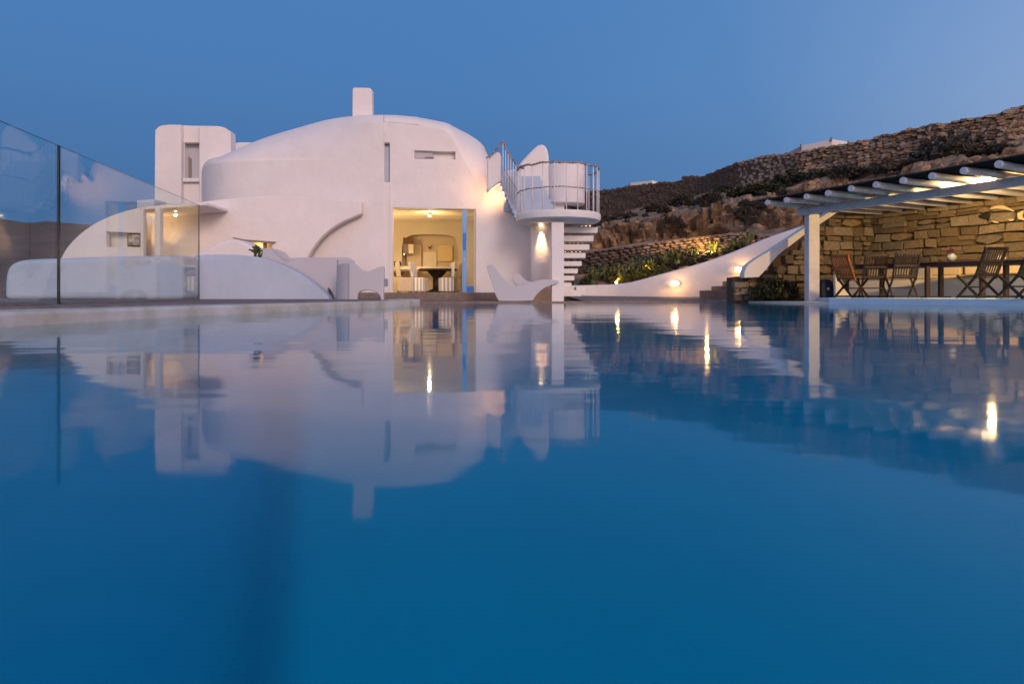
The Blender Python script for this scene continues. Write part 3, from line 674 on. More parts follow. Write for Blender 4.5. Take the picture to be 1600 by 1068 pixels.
arm2 = cr([(410, 389), (418, 387.5), (424, 389), (430, 396), (437, 404), (444, 409.5), (452, 409), (462, 404.5), (474, 402), (500, 402), (520, 403), (526, 405)], 3) + [(526, 469.5)] + cr([(523, 469), (521, 460), (516, 452), (512.5, 449.5), (511.5, 455), (514, 465), (515, 469.5)], 3) + [(410, 469.5)]
slab('near_arm', arm2, 15.05, 15.2, M['soft'], ac2, bevel=.035)
slab('far_arm', cr([(424, 388), (434, 390), (444, 395), (452, 403), (470, 402), (500, 402), (530, 402), (545, 403), (553, 408)], 3) + [(553, 466), (424, 466)], 15.85, 15.99, M['soft'], ac2, bevel=.035)
slab('seat', [(440, 428), (440, 418), (525, 418), (525, 428)], 15.201, 15.849, M['soft'], ac2, bevel=.02)
dm = slab('depth_mark', [(599.6, 473), (601.6, 473), (602.6, 474.5), (602.6, 476), (601.6, 477.5), (599.6, 477.5)], 11.0, 11.01, M['dark'], bevel=0,
          holes=[[(600.3, 474), (601.3, 474), (601.9, 474.8), (601.9, 475.8), (601.3, 476.5), (600.3, 476.5)]])
dm.parent = bpy.data.objects['pool_coping']; 
# small potted cacti behind the boulder wall
def leaf_cloud(nl, rx, ry, rz, ls, seed, lump=.3):
    rnd = random.Random(seed); mb = MB()
    for i in range(nl):
        u = rnd.uniform(-1, 1); a = rnd.uniform(0, 2 * math.pi); s = math.sqrt(1 - u * u)
        dv = Vector((s * math.cos(a), s * math.sin(a), abs(u)))
        rr = rnd.uniform(.45, 1) ** .5 * (1 + lump * noise.noise(dv * 2.2 + Vector((seed, 0, 0))) * 2)
        p = Vector((dv.x * rx, dv.y * ry, dv.z * rz)) * rr
        t1 = Vector((rnd.uniform(-1, 1), rnd.uniform(-1, 1), rnd.uniform(-.4, 1))).normalized(); t2 = t1.cross(Vector((rnd.uniform(-1, 1), rnd.uniform(-1, 1), rnd.uniform(-1, 1)))).normalized()
        L = ls * rnd.uniform(.6, 1.3); W = L * .4
        b0 = len(mb.v); mb.v += [p - t2 * W * .3, p + t1 * L * .5 - t2 * W, p + t1 * L, p + t1 * L * .5 + t2 * W]; mb.f.append((b0, b0 + 1, b0 + 2, b0 + 3))
    return mb
def shrub_proto(kind, seed, mt):
    if kind == 'shrub': me = mesh(*(lambda m: (m.v, m.f))(leaf_cloud(900, .55, .5, .5, .11, seed)))
    elif kind == 'cactus':
        rnd = random.Random(seed); mb = MB()
        def pad(p, dirv, s, lvl):
            side_ = dirv.cross(Vector((rnd.uniform(-1, 1), rnd.uniform(-1, 1), .1))).normalized(); nrm = side_.cross(dirv)
            b0 = len(mb.v); K = 10; c = p + dirv * s * .5
            for tt in (-.06, .06):
                for j in range(K):
                    an = 2 * math.pi * j / K; mb.v.append(c + dirv * math.cos(an) * s * .52 + side_ * math.sin(an) * s * .36 + nrm * tt * s * .7)
            for tt in (-.1, .1): mb.v.append(c + nrm * tt * s)
            for j in range(K):
                mb.f += [(b0 + j, b0 + (j+1) % K, b0 + K + (j+1) % K, b0 + K + j), (b0 + (j+1) % K, b0 + j, b0 + 2*K), (b0 + K + j, b0 + K + (j+1) % K, b0 + 2*K + 1)]
            if lvl < 3:
                for q_ in range(rnd.choice((1, 2, 2))):
                    nd = (dirv + side_ * rnd.uniform(-.9, .9) + nrm * rnd.uniform(-.3, .3)).normalized()
                    pad(p + dirv * s * .9, nd, s * rnd.uniform(.75, .95), lvl + 1)
        for q_ in range(3): pad(Vector((rnd.uniform(-.2, .2), rnd.uniform(-.1, .1), 0)), Vector((rnd.uniform(-.5, .5), rnd.uniform(-.3, .3), 1)).normalized(), .34, 0)
        me = mesh(mb.v, mb.f)
    else:
        rnd = random.Random(seed); mb = MB()
        for j in range(22):
            a = j * 2.4; tilt = .25 + .9 * (j / 22); L = rnd.uniform(.5, .7)
            d = Vector((math.cos(a) * math.sin(tilt), math.sin(a) * math.sin(tilt), math.cos(tilt))); s_ = Vector((-math.sin(a), math.cos(a), 0))
            b0 = len(mb.v); up = Vector((0, 0, 1))
            mb.v += [s_ * .05, -s_ * .05, d * L * .45 + s_ * .06 + up * .03, d * L * .45 - s_ * .06 + up * .03, d * L - up * .05 * tilt]
            mb.f += [(b0, b0 + 2, b0 + 3, b0 + 1), (b0 + 2, b0 + 4, b0 + 3)]
        me = mesh(mb.v, mb.f)
    me.materials.append(mt); return me
SH = [shrub_proto('shrub', s, M['leaf']) for s in (1, 2, 3)]
SO = [shrub_proto('shrub', s, M['leaf_olive']) for s in (4, 5)]
SY = shrub_proto('shrub', 7, M['leaf_yellow'])
CA = [shrub_proto('cactus', s, M['cactus']) for s in (11, 12, 13)]
AG = [shrub_proto('agave', s, M['cactus']) for s in (21, 22)]
def plant(name, me, loc, s, label, cat, group=None, rz=None, sx=1, sz=1):
    o = bpy.data.objects.new(name, me); C.objects.link(o); o.location = loc
    o.scale = (s * sx, s, s * sz); o.rotation_euler = (0, 0, random.uniform(0, 6.28) if rz is None else rz)
    return tag(o, label, cat, group)
random.seed(3)
plant('succulent', CA[1], P(398, 403, 15.1), .3, 'small green succulent poking above the boulder wall, left', 'plant', rz=1)
plant('succulent', CA[2], P(407, 403.5, 15.1), .28, 'small dark cactus beside the sofa arm above the boulder wall', 'plant', rz=2)

# ================================================================== GLASS SCREEN
gs = empty('glass_screen', (-4.3, 6.0, .115), 'tall frameless glass windbreak on the terrace left of the pool', 'glass screen')
def gpt(d): return Vector((-4.25 - .156 * (d - 6.0), d, 0))
def gpanel(d0, d1):
    a, b_ = gpt(d0), gpt(d1); z0, z1 = .118, 1.60; nrm = Vector((1, .15, 0)).normalized() * .008
    # single thin box, faces use the clear glass, rims the dark edge
    vs = [a - nrm + Vector((0,0,z0)), b_ - nrm + Vector((0,0,z0)), b_ - nrm + Vector((0,0,z1)), a - nrm + Vector((0,0,z1)), a + nrm + Vector((0,0,z0)), b_ + nrm + Vector((0,0,z0)), b_ + nrm + Vector((0,0,z1)), a + nrm + Vector((0,0,z1))]
    me = mesh(vs, [(0,1,2,3), (7,6,5,4), (3,2,6,7), (1,5,6,2), (0,3,7,4), (0,4,5,1)])
    me.materials.append(M['glass']); me.materials.append(M['glass_edge'])
    for i, p in enumerate(me.polygons): p.material_index = 1 if i >= 2 else 0
    link('glass_panel', me, None, gs)
gpanel(2.0, 5.988); gpanel(6.012, 9.95)
MB().box(gpt(6.0) + Vector((0, 0, .86)), (.017, .022, 1.48)).build('joint_post', M['glass_edge'], gs)
MB().bar(gpt(2.0) + Vector((0, 0, .12)), gpt(5.95) + Vector((0, 0, .12)), .03, .014).build('base_channel', M['deck'], gs)
MB().bar(gpt(6.05) + Vector((0, 0, .12)), gpt(9.95) + Vector((0, 0, .12)), .03, .014).build('base_channel', M['deck'], gs)

# ================================================================== GARDEN PARAPET, STEPS
PT = [(880, 446, 22.9), (930, 445, 22.8), (965, 443.5, 22.6), (990, 440, 22.4), (1025, 430.5, 22.2), (1060, 421, 22.0), (1100, 410, 21.8), (1140, 396, 21.5), (1175, 382, 21.2), (1210, 368, 20.9), (1262, 351, 20.4), (1300, 340, 20.0)]
vv = []; ff = []; pxs = [880 + i * 10 for i in range(43)]
for i, x in enumerate(pxs):
    yt, d = smooth_tab(PT, x)
    t = P(x, yt, d); th = .24
    for p in (Vector((t.x, t.y, .0)), Vector((t.x, t.y, t.z - .03)), Vector((t.x, t.y + .03, t.z)), Vector((t.x, t.y + th - .03, t.z)), Vector((t.x, t.y + th, t.z - .03)), Vector((t.x, t.y + th, 0))): vv.append(p)
for i in range(len(pxs) - 1):
    for k in range(5): ff.append((i*6 + k, (i+1)*6 + k, (i+1)*6 + k + 1, i*6 + k + 1))
ff.append(tuple(range(5, -1, -1)))
par = link('garden_parapet', mesh(vv, ff), M['plaster'], smooth=True); tag(par, 'white curved wall sweeping up the slope beside the steps', 'wall')
par.modifiers.new('e', 'EDGE_SPLIT').split_angle = R(50)
stp = empty('garden_steps', P(1140, 462, 20), 'sandstone steps rising between the lit white wall and the stone wall', 'steps')
for k, (x0, y0) in enumerate(((1108, 453.5), (1127, 446.5), (1145, 438.5), (1158, 431))):
    d = 19.3 + k * .42
    z1 = Z(y0, d)
    MB().box(((X(x0, d) + X(1200, d)) / 2, d + .5, z1 / 2), (X(1200, d) - X(x0, d), 1.0, z1)).build('step', M['step'], stp, bevel=.012)
def wall_light(px, py, d, label, e):
    t = empty('wall_light', P(px, py, d), label, 'lamp', 'oval bulkhead lamps on the white garden wall')
    fr = [(.17 * math.cos(2*math.pi*j/20), .085 * math.sin(2*math.pi*j/20)) for j in range(20)]
    c = P(px, py, d)
    inn = [(a * .78, b_ * .70) for a, b_ in fr]
    o = link('frame', prism_mesh([(c.x + a, c.z + b_) for a, b_ in fr], d - .10, d - .0, [[(c.x + a, c.z + b_) for a, b_ in inn]]), M['rail'], t, bevel=.008)
    link('lamp_glass', prism_mesh([(c.x + a, c.z + b_) for a, b_ in inn], d - .09, d - .03), M['lampglow'], t, bevel=.02)
    lamp('POINT', c + Vector((0, -.24, 0)), e, (1, .50, .14), .05)
wall_light(1053, 442.5, 21.95, 'lit oval lamp low on the white garden wall, left one', 13)
wall_light(1153, 421, 21.3, 'lit oval lamp above the garden steps, right one', 16)
gl_ = empty('garden_light', P(963, 441, 23.2), 'small lit garden lamp behind the low end of the white wall', 'lamp')
MB().lathe(P(963, 441, 23.1), [(.03, -.05), (.06, 0), (.03, .05)], 10).build('bulb', M['lampglow2'], gl_, smooth=True)
MB().tube([P(963, 452, 23.1), P(963, 443, 23.1)], .015, 6).build('stem', M['dark'], gl_)
lamp('POINT', P(966, 436, 23.5), 30, (1, .55, .12), .05)
lamp('POINT', P(1010, 420, 23.9), 60, (1, .55, .12), .05)
lamp('POINT', P(1105, 392, 24.6), 200, (1, .55, .16), .05)
for (a, b_, c_, nm) in ((1010, 421, 23.9, 'left'), (1105, 393, 24.6, 'right')):
    t = MB().lathe(P(a, b_, c_), [(.02, -.3), (.02, -.05), (.05, -.03), (.05, .0)], 8).build('garden_spike_light', M['black_metal'], smooth=True)
    tag(t, 'dark garden spotlight among the %s plants of the slope bed' % ('lit golden' if nm == 'left' else 'cactus'), 'lamp')
rk = MB().box((0, 0, 0), (1, 1, 1)); 

# ================================================================== HILLSIDE
# rows of the slope: px -> (y, distance)
ROWS = [
 [(600, 455, 24), (850, 455, 24), (1300, 455, 22), (1700, 455, 20), (2600, 455, 20)],
 [(600, 440, 26.3), (850, 425, 26.3), (935, 423, 26.2), (1040, 404, 26), (1140, 390, 25.8), (1190, 384, 25.8), (1300, 372, 24.5), (1700, 330, 20.8), (2600, 300, 20.8)],
 [(600, 425, 27.0), (850, 403, 27.0), (935, 392, 26.6), (1040, 379, 26.4), (1140, 367, 26.2), (1190, 366, 26.2), (1300, 355, 25), (1700, 300, 21.4), (2600, 260, 21.4)],
 [(600, 418, 29.5), (850, 397, 29.5), (935, 387, 29), (1040, 373, 28.5), (1140, 362, 28), (1190, 352, 27.5), (1300, 340, 26), (1700, 285, 22.2), (2600, 240, 22.2)],
 [(600, 395, 33), (850, 375, 33), (935, 365, 32), (1040, 345, 30.5), (1140, 328, 29.5), (1190, 318, 28.7), (1300, 305, 27.2), (1450, 280, 25.8), (1600, 258, 24.8), (1700, 240, 24), (2600, 160, 24)],
 [(600, 376, 40), (850, 360, 38), (935, 352, 36.5), (1040, 332, 34), (1140, 313, 32), (1190, 303, 31), (1300, 285, 29), (1450, 258, 27), (1600, 234, 26), (1700, 218, 25.5), (2600, 110, 25)],
 [(600, 358, 55), (850, 350, 53), (935, 344, 50), (1040, 321, 45), (1140, 297, 40), (1200, 286, 37.3), (1300, 270, 34), (1450, 244, 30.4), (1600, 219, 27.7), (1700, 203, 26.8), (2600, 70, 26)],
 [(600, 354, 60), (850, 347, 57.8), (935, 339, 54.2), (1000, 324, 50.2), (1057, 313, 47.2), (1100, 301, 45), (1140, 291, 42.2), (1180, 284, 40.2), (1250, 272, 37.2), (1330, 260, 34.5), (1450, 239, 31.2), (1600, 214, 28.2), (1700, 199, 27.2), (2600, 60, 26.4)],
 [(600, 330, 62), (850, 312, 60), (935, 304, 57), (1040, 290, 51), (1057, 288, 50), (1100, 278, 47.5), (1140, 262, 45), (1200, 248, 42), (1250, 242, 40), (1330, 228, 37), (1450, 201, 34), (1600, 170, 31), (1700, 154, 30), (2600, 0, 28)],
 [(600, 360, 90), (850, 345, 90), (935, 330, 90), (1040, 312, 85), (1140, 296, 85), (1200, 286, 80), (1300, 272, 80), (1450, 250, 75), (1600, 225, 75), (1700, 210, 75), (2600, 100, 75)],
]
def rowpt(r, x): y, d = smooth_tab(ROWS[r], x); return P(x, y, d)
NX = 560; vv = []; ff = []; sub = [3, 4, 4, 26, 24, 10, 3, 3, 3]
cols = [600 + (2600 - 600) * ((i / NX) ** 1.35) for i in range(NX + 1)]
def rocky(p, amp):
    q_ = p + noise.noise_vector(p * .9) * .5 + noise.noise_vector(p * 3.1) * .12
    q_ = Vector((q_.x + q_.z * .45, q_.y, q_.z - q_.x * .2))
    k = 0
    for f_, a_ in ((.34, .8), (.8, .55), (1.9, .24)):
        dd, pts_ = noise.voronoi(q_ * f_)
        k += a_ * (noise.cell(pts_[0] * 7.7 + Vector((3, 1, 2))) - .5 + .35 * min(dd[1] - dd[0], .3) / .3)
    k += .22 * noise.fractal(p * 2.2, .8, 2.1, 4)
    return amp * k * 1.5
for i, x in enumerate(cols):
    for r in range(len(ROWS) - 1):
        A = rowpt(r, x); B = rowpt(r + 1, x)
        for s in range(sub[r]):
            t = s / sub[r]; p = A.lerp(B, t)
            amp = .12
            if r in (3, 4): amp = .75 * (min(1, (s + 1) / 4) if r == 3 else 1 - .35 * t)
            elif r == 5: amp = .3
            elif r >= 6: amp = .05
            k = rocky(p, amp)
            p = p + Vector((-.25, -.8, .45)) * k
            if r == 1: p.y += .35
            vv.append(p)
    vv.append(rowpt(len(ROWS) - 1, x))
nr = sum(sub) + 1
for i in range(NX):
    for k in range(nr - 1): ff.append((i*nr + k, (i+1)*nr + k, (i+1)*nr + k + 1, i*nr + k + 1))
hill = link('hillside', mesh(vv, ff), M['rock'], smooth=True); tag(hill, 'cut rocky hillside rising behind the pool terrace', kind='structure')
hill.modifiers.new('e', 'EDGE_SPLIT').split_angle = R(38)
# far hill on the left behind the glass screen
vv = []; ff = []; NA = 90; NB = 16
for i in range(NA + 1):
    x = -900 + i * 18
    yt = lerp_tab([(-900, 300), (-200, 330), (0, 341), (30, 343), (100, 347), (180, 356), (260, 375), (420, 400), (720, 430)], x)[0] + 3 * noise.noise(Vector((x * .02, 0, 0)))
    for j in range(NB + 1):
        t = j / NB; d = 60 + 90 * t
        p = P(x, 461 + 6 - (461 + 6 - yt) * t ** .8, d); p += Vector((0, 0, 1)) * noise.fractal(p * .12, 1, 2, 4) * 1.2
        if j == 0: p.z = -1
        vv.append(p)
for i in range(NA):
    for j in range(NB): ff.append((i*(NB+1) + j, (i+1)*(NB+1) + j, (i+1)*(NB+1) + j + 1, i*(NB+1) + j + 1))
fh = link('far_hill', mesh(vv, ff), mat('brown_scrub_hill', (.17, .115, .08), .95, scale=.12, col2=(.085, .06, .045), bump=.5, bscale=.5, detail=9), smooth=True); tag(fh, 'brown scrubby hill in the distance on the left', kind='structure')

# ---------------------------------------------------------------- stones
def stone_mesh(seed, irregular=.12, k=4, inset=.78, dome=.06):
    rnd = random.Random(seed); v_ = []; f_ = []
    K = k * 1
    if k == 4: pts = [(-.5, -.5), (.5, -.5), (.5, .5), (-.5, .5)]
    else: pts = [(.5 * math.cos(2*math.pi*j/k + .3), .5 * math.sin(2*math.pi*j/k + .3)) for j in range(k)]
    pts = [(a + rnd.uniform(-irregular, irregular), b_ + rnd.uniform(-irregular, irregular)) for a, b_ in pts]
    for dep, sc_ in ((.5, .96), (-.28, 1.0), (-.5, inset)):
        for a, b_ in pts: v_.append((a * sc_, dep + (rnd.uniform(-.10, .10) if dep < 0 else 0), b_ * sc_))
    v_.append((rnd.uniform(-.1, .1), -.5 - dome, rnd.uniform(-.1, .1))); c = 3 * K
    for L_ in (0, 1):
        for j in range(K): f_.append((L_*K + j, L_*K + (j+1) % K, (L_+1)*K + (j+1) % K, (L_+1)*K + j))
    for j in range(K): f_.append((2*K + j, 2*K + (j+1) % K, c))
    f_.append(tuple(range(K - 1, -1, -1)))
    me = mesh(v_, f_)
    bm = bmesh.new(); bm.from_mesh(me); bmesh.ops.recalc_face_normals(bm, faces=bm.faces[:]); bm.to_mesh(me); bm.free()
    return me
ASH = [stone_mesh(s, .08, 4, .90, .03) for s in range(14)] + [stone_mesh(s + 50, .09, 6, .88, .04) for s in range(3)]
for me in ASH: me.materials.append(M['ashlar'])
FLD = [stone_mesh(100 + s, .11, 6 + s % 3) for s in range(14)]
for me in FLD: me.materials.append(M['field'])
FLG = [stone_mesh(200 + s, .11, 6 + s % 3) for s in range(8)]
for me in FLG: me.materials.append(M['field_grey'])
def courses(L, H, hr, wr, seed):
    rnd = random.Random(seed); z = 0; out = []
    while z < H:
        h = rnd.uniform(*hr); x = -rnd.uniform(0, .2)
        while x < L:
            w_ = rnd.uniform(*wr) * (h / ((hr[0] + hr[1]) / 2)) ** .5
            if x < 0: w_ = max(.12, w_ + x); x = 0
            if x + w_ > L - .1: w_ = L - x
            if w_ < .05: break
            if rnd.random() < .3 and h > hr[0] * 1.3:   # two thin ones on top of each other
                out.append((x + w_/2, z + h * .25, w_, h / 2)); out.append((x + w_/2, z + h * .75, w_, h / 2))
            else: out.append((x + w_/2, z + h/2, w_, h))
            x += w_
        z += h
    return out
def place_stone(parent, me, p, ang, s, tilt, parent_loc):
    o = bpy.data.objects.new('stone', me); C.objects.link(o); o.parent = parent
    o.location = p - parent_loc; o.rotation_euler = (0, tilt, ang); o.scale = s
    return o
# stone wall behind the pergola: a short leg facing the pool and a long leg along the terrace
LA = Vector((5.98, 17.3, 0)); LB = Vector((9.95, 17.75, 0)); LC = Vector((14.6, 7.9, 0))
swall = empty('stone_wall', LA + Vector((0, 0, .03)), 'brown cut stone wall with white slanting cap behind the pergola terrace', 'wall')
swl = swall.location.copy()
def topz_left(s):  # wall top along the left leg
    p = LA + (LB - LA).normalized() * s; px = 800 + p.x / p.y * 1000
    y = lerp_tab([(1100, 433), (1164, 433), (1186, 431), (1215, 402), (1262, 365), (1310, 325), (1340, 302), (1400, 300)], px)[0]
    return Z(y, p.y)
cnt = 0
for (A, B, seed) in ((LA, LB, 1), (LB, LC, 2)):
    u = (B - A); Lw = u.length; u.normalize(); ang = math.atan2(u.y, u.x)
    nrm = Vector((u.y, -u.x, 0))    # towards the pool
    for (s, z, w_, h) in courses(Lw, 2.62 - .08, (.12, .30), (.16, .62), seed):
        zz = z + .05
        if A is LA and zz + h / 2 > topz_left(min(max(s, 0), Lw)): continue
        p = A + u * s + Vector((0, 0, zz)) + nrm * random.uniform(-.02, .045)
        place_stone(swall, random.choice(ASH), p, ang + random.uniform(-.04, .04), (w_ * random.uniform(.92, 1.0), .16, h * random.uniform(.86, 1.0)), random.uniform(-.035, .035), swl); cnt += 1
    # mortar core
    if A is LA:
        out = [(0, 0)] + [(Lw * k / 20, topz_left(Lw * k / 20)) for k in range(21)] + [(Lw, 0)]
    else: out = [(0, 0), (0, 2.55), (Lw, 2.55), (Lw, 0)]
    link('core', prism_mesh(out, .045, .40, org=A, udir=u), M['mortar'], swall)
capd = 17.22
cap_top = cr([(1163, 434), (1163, 427), (1167, 416), (1180, 405), (1205, 390), (1262, 352.5), (1330, 309)], 4)
slab('white_cap', cap_top + [(1330, 318)] + cr([(1262, 363), (1235, 384), (1215, 400), (1197, 421), (1186, 433)], 3), 17.0, 17.35, M['plaster'], swall, bevel=.03)
# pier end of the wall
print('stones in stone wall', cnt)

# retaining wall up the slope
rw = empty('terrace_wall', P(1040, 400, 26), 'low rubble retaining wall crossing the slope above the cactus bed', 'wall')
rwl = rw.location.copy()
random.seed(9); n_r = 0
RW = [(880, 400, 432, 26.2), (935, 391, 424, 26.0), (1040, 377, 405, 25.8), (1140, 365.5, 391, 25.6), (1180, 365, 388, 25.6), (1200, 375, 386, 25.6)]
x = 884
strip = []
for row in range(7):
    x = 882 + random.uniform(0, 6)
    while x < 1198:
        yt, yb, d = lerp_tab(RW, x)
        w_ = random.uniform(.17, .38); hh = (yb - yt) / 1000 * d / 7
        p = P(x, yt + (yb - yt) * (row + .5) / 7, d); 
        h2 = hh * random.uniform(.9, 1.15)
        if row == 0: h2 = hh * .8
        if n_r < 300 or True:
            strip.append((p, w_, h2, x))
        x += w_ * 1000 / d * .97
strip.sort(key=lambda t: -t[3])
def joined_stones(name, items, mt, parent, ang):
    vv_, ff_ = [], []
    for (p, w_, h_, _x) in items:
        me = random.choice(FLD); b0 = len(vv_); rot = Matrix.Rotation(ang, 3, 'Z') @ Matrix.Rotation(random.uniform(-.15, .15), 3, 'Y')
        for v0 in me.vertices: vv_.append(p - parent.location + rot @ Vector((v0.co.x * w_, v0.co.y * .2, v0.co.z * h_)))
        for pl in me.polygons: ff_.append(tuple(b0 + i for i in pl.vertices))
    o = link(name, mesh(vv_, ff_), mt, parent, rel=True); o['kind'] = 'stuff'; return o
for k, (p, w_, h_, _x) in enumerate(strip[:295]):
    place_stone(rw, random.choice(FLD if _x > 1000 else FLG), p, R(-4), (w_ * .98, .2, h_), random.uniform(-.08, .08) , rwl)
if len(strip) > 295: joined_stones('small_stones', strip[295:], M['field_grey'], rw, R(-4))
v_ = []; f_ = []
for i in range(33):
    x = 880 + i * 10; yt, yb, d = lerp_tab(RW, x)
    v_ += [P(x, yb + 12, d + .06), P(x, yt + 1, d + .06), P(x, yt + 1, d + .5)]
for i in range(32):
    for k in range(2): f_.append((i*3 + k, (i+1)*3 + k, (i+1)*3 + k + 1, i*3 + k + 1))
link('core', mesh(v_, f_), M['mortar'], rw)
pts = []
for i in range(17):
    x = 880 + i * 20; yt, yb, d = lerp_tab(RW, x); pts.append(P(x, yt - .3, d - .04))
MB().tube(pts, .022, 5).build('coping_edge', M['step'], rw, smooth=True)

# dry stone wall along the ridge
DW = [(840, 306, 352, 57.5), (935, 298, 340, 54), (1000, 288, 325, 50), (1057, 283, 314, 47), (1066, 275, 312, 46.5), (1090, 276, 305, 45.3), (1100, 273, 302, 44.8), (1140, 257, 292, 42), (1180, 245, 285, 40), (1250, 237, 273, 37), (1330, 222, 261, 34.3), (1450, 195, 240, 31), (1560, 178, 222, 28.6), (1572, 168, 220, 28.4), (1600, 164, 215, 28), (1700, 148, 200, 27), (1900, 115, 170, 26)]
dwl = empty('dry_stone_wall', P(1400, 240, 32), 'long dry-stone rubble wall along the top of the hill', 'wall')
items = []
random.seed(21)
x = 850.0
v_ = []; f_ = []
NR = 9
for row in range(NR):
    x = 845 + random.uniform(0, 5)
    while x < 1760:
        yt, yb, d = lerp_tab(DW, x)
        hh = (yb - yt) / 1000 * d / NR
        w_ = random.uniform(.28, .62) * (.85 if x > 1150 else .95)
        h2 = hh * random.uniform(.95, 1.5)
        yy = yt + (yb - yt) * (row + .5) / NR + random.uniform(-.8, .8)
        p = P(x + w_ * 500 / d, yy, d) + Vector((0, random.uniform(-.12, .08), 0))
        items.append((p, w_ * 1.16, h2 * 1.15, x, d)); x += w_ * 1000 / d * .92
near = [t for t in items if t[3] <= 1600]; near.sort(key=lambda t: t[4])
dloc = dwl.location.copy()
for (p, w_, h_, xx, d) in near[:296]:
    place_stone(dwl, random.choice(FLD), p, R(-38), (w_, .4, h_), random.uniform(-.25, .2), dloc)
rest = near[296:] + [t for t in items if t[3] > 1600]
joined_stones('distant_stones', [t[:4] for t in rest if t[3] > 1150], M['field'], dwl, R(-38))
joined_stones('grey_stones', [t[:4] for t in rest if t[3] <= 1150], M['field_grey'], dwl, R(-38))
for i in range(61):
    x = 840 + i * 17; yt, yb, d = lerp_tab(DW, x)
    v_ += [P(x, yb + 10, d + .12), P(x, yt + 2.5, d + .12), P(x, yt + 3, d + 1.0)]
for i in range(60):
    for k in range(2): f_.append((i*3 + k, (i+1)*3 + k, (i+1)*3 + k + 1, i*3 + k + 1))
link('core', mesh(v_, f_), mat('brown_gap_earth', (.14, .095, .07), .95, var=.4, scale=4, bump=.05), dwl)
print('dry stones', len(items))

# far white houses on the ridge
def far_house(pts_front, pts_side, d, label):
    t = empty('far_house', P(pts_front[0][0], 300, d), label, 'house')
    slab('wall', pts_front, d, d + 6, mat('pale_far_wall', (.42, .43, .46)), t, bevel=0)
    return t
h1 = far_house([(985, 292), (985, 285.5), (1018, 282), (1018, 292)], None, 62, 'small flat-roofed white house far away on the left of the ridge')
slab('side_wall', [(1018.3, 292), (1018.3, 281.5), (1034, 286), (1034, 292)], 62.3, 67, M['plaster'], h1, bevel=0)
h2 = far_house([(1252, 237), (1252, 228), (1300, 217.5), (1300, 237)], None, 48, 'flat-roofed white house behind the dry-stone wall with thin poles')
slab('side_wall', [(1300.3, 237), (1300.3, 217.5), (1328, 222), (1328, 237)], 48.3, 53, M['plaster'], h2, bevel=0)
for a, b_, c_ in ((1251.5, 225, 237), (1299, 214, 220), (1325.5, 219.5, 224)):
    slab('pole', [(a, c_), (a, b_), (a + 1.6, b_), (a + 1.6, c_)], 47.8, 47.95, M['mirror'], h2, bevel=0)

# ---------------------------------------------------------------- vegetation on the slope
random.seed(31)
for i in range(34):
    x = 930 + i * 19.2 + random.uniform(-5, 5)
    A = rowpt(5, x); B = rowpt(6, x); p = A.lerp(B, random.uniform(.35, .95)); 
    big_ = 1 if x < 1330 else .8
    plant('scrub_bush', random.choice(SH if 1130 < x < 1300 else SO), p - Vector((0, 0, .15)), random.uniform(.8, 1.4) * big_, 'low dark scrub bush in the strip below the dry-stone wall', 'bush', 'scrub bushes below the dry-stone wall', sx=random.uniform(1.1, 1.7), sz=random.uniform(.6, .9))
for (x, s, lb) in ((1425, 1.9, 'grey twiggy bush at the left end of the overhanging clump above the pergola'), (1445, 2.4, 'largest grey twiggy bush hanging over the bank above the pergola'), (1468, 2.2, 'grey twiggy bush just right of the largest one above the pergola'), (1488, 1.7, 'smallest grey twiggy bush at the right end of the overhanging clump')):
    p = rowpt(6, x) + Vector((0, -1.2, -.9)); plant('scrub_bush', SO[0], p, s, lb, 'bush', 'grey bushes above the pergola', sz=1.15)
for i in range(26):
    x = random.uniform(925, 1250); A = rowpt(3, x); B = rowpt(5, x); p = A.lerp(B, random.uniform(.05, .95)) + Vector((-.1, -.3, .1))
    plant('scrub_bush', random.choice(SO), p, random.uniform(.3, .6), 'small dry tuft growing out of the rock face', 'bush', 'dry tufts on the rock face')
GRP = 'plants in the slope bed'
for i in range(64):
    x = 915 + i * 4.1 + random.uniform(-3, 3)
    d = random.uniform(23.6, 25.4); yy = lerp_tab([(900, 441), (960, 437), (1040, 418), (1140, 392), (1190, 376)], x)[0]
    t = (d - 23.4) / 2.2; yb = yy + 4 - 12 * t
    k = random.random(); p = P(x, yb, d); sf = 1 if x < 1080 else .65
    if k < .45: plant('green_bush', random.choice(SO if i % 3 else SH), p - Vector((0, 0, .1)), sf * random.uniform(.35, .65), 'dark green bush in the slope bed behind the white wall', 'bush', 'dark bushes in the slope bed')
    elif k < .8: plant('prickly_pear', random.choice(CA), p - Vector((0, 0, .1)), sf * random.uniform(.5, .85), 'prickly pear cactus in the slope bed behind the white wall', 'cactus', 'prickly pears in the slope bed')
    else: plant('agave', random.choice(AG), p - Vector((0, 0, .05)), sf * random.uniform(.55, .9), 'spiky agave in the slope bed behind the white wall', 'agave', 'agaves in the slope bed')
for k, (x, y, d, s) in enumerate(((1000, 437, 23.6, .75), (1018, 434, 23.7, .8), (978, 441, 23.5, .5), (1036, 428, 23.8, .6))):
    plant('lit_bush', SY, P(x, y, d), s, ['lamp-lit golden bush, fullest of the four behind the white wall', 'lamp-lit golden bush just right of the fullest one', 'small bush with golden lamplight in its colour beside the garden lamp', 'bush coloured as lamp-lit, rightmost of the lit four'][k], 'bush')
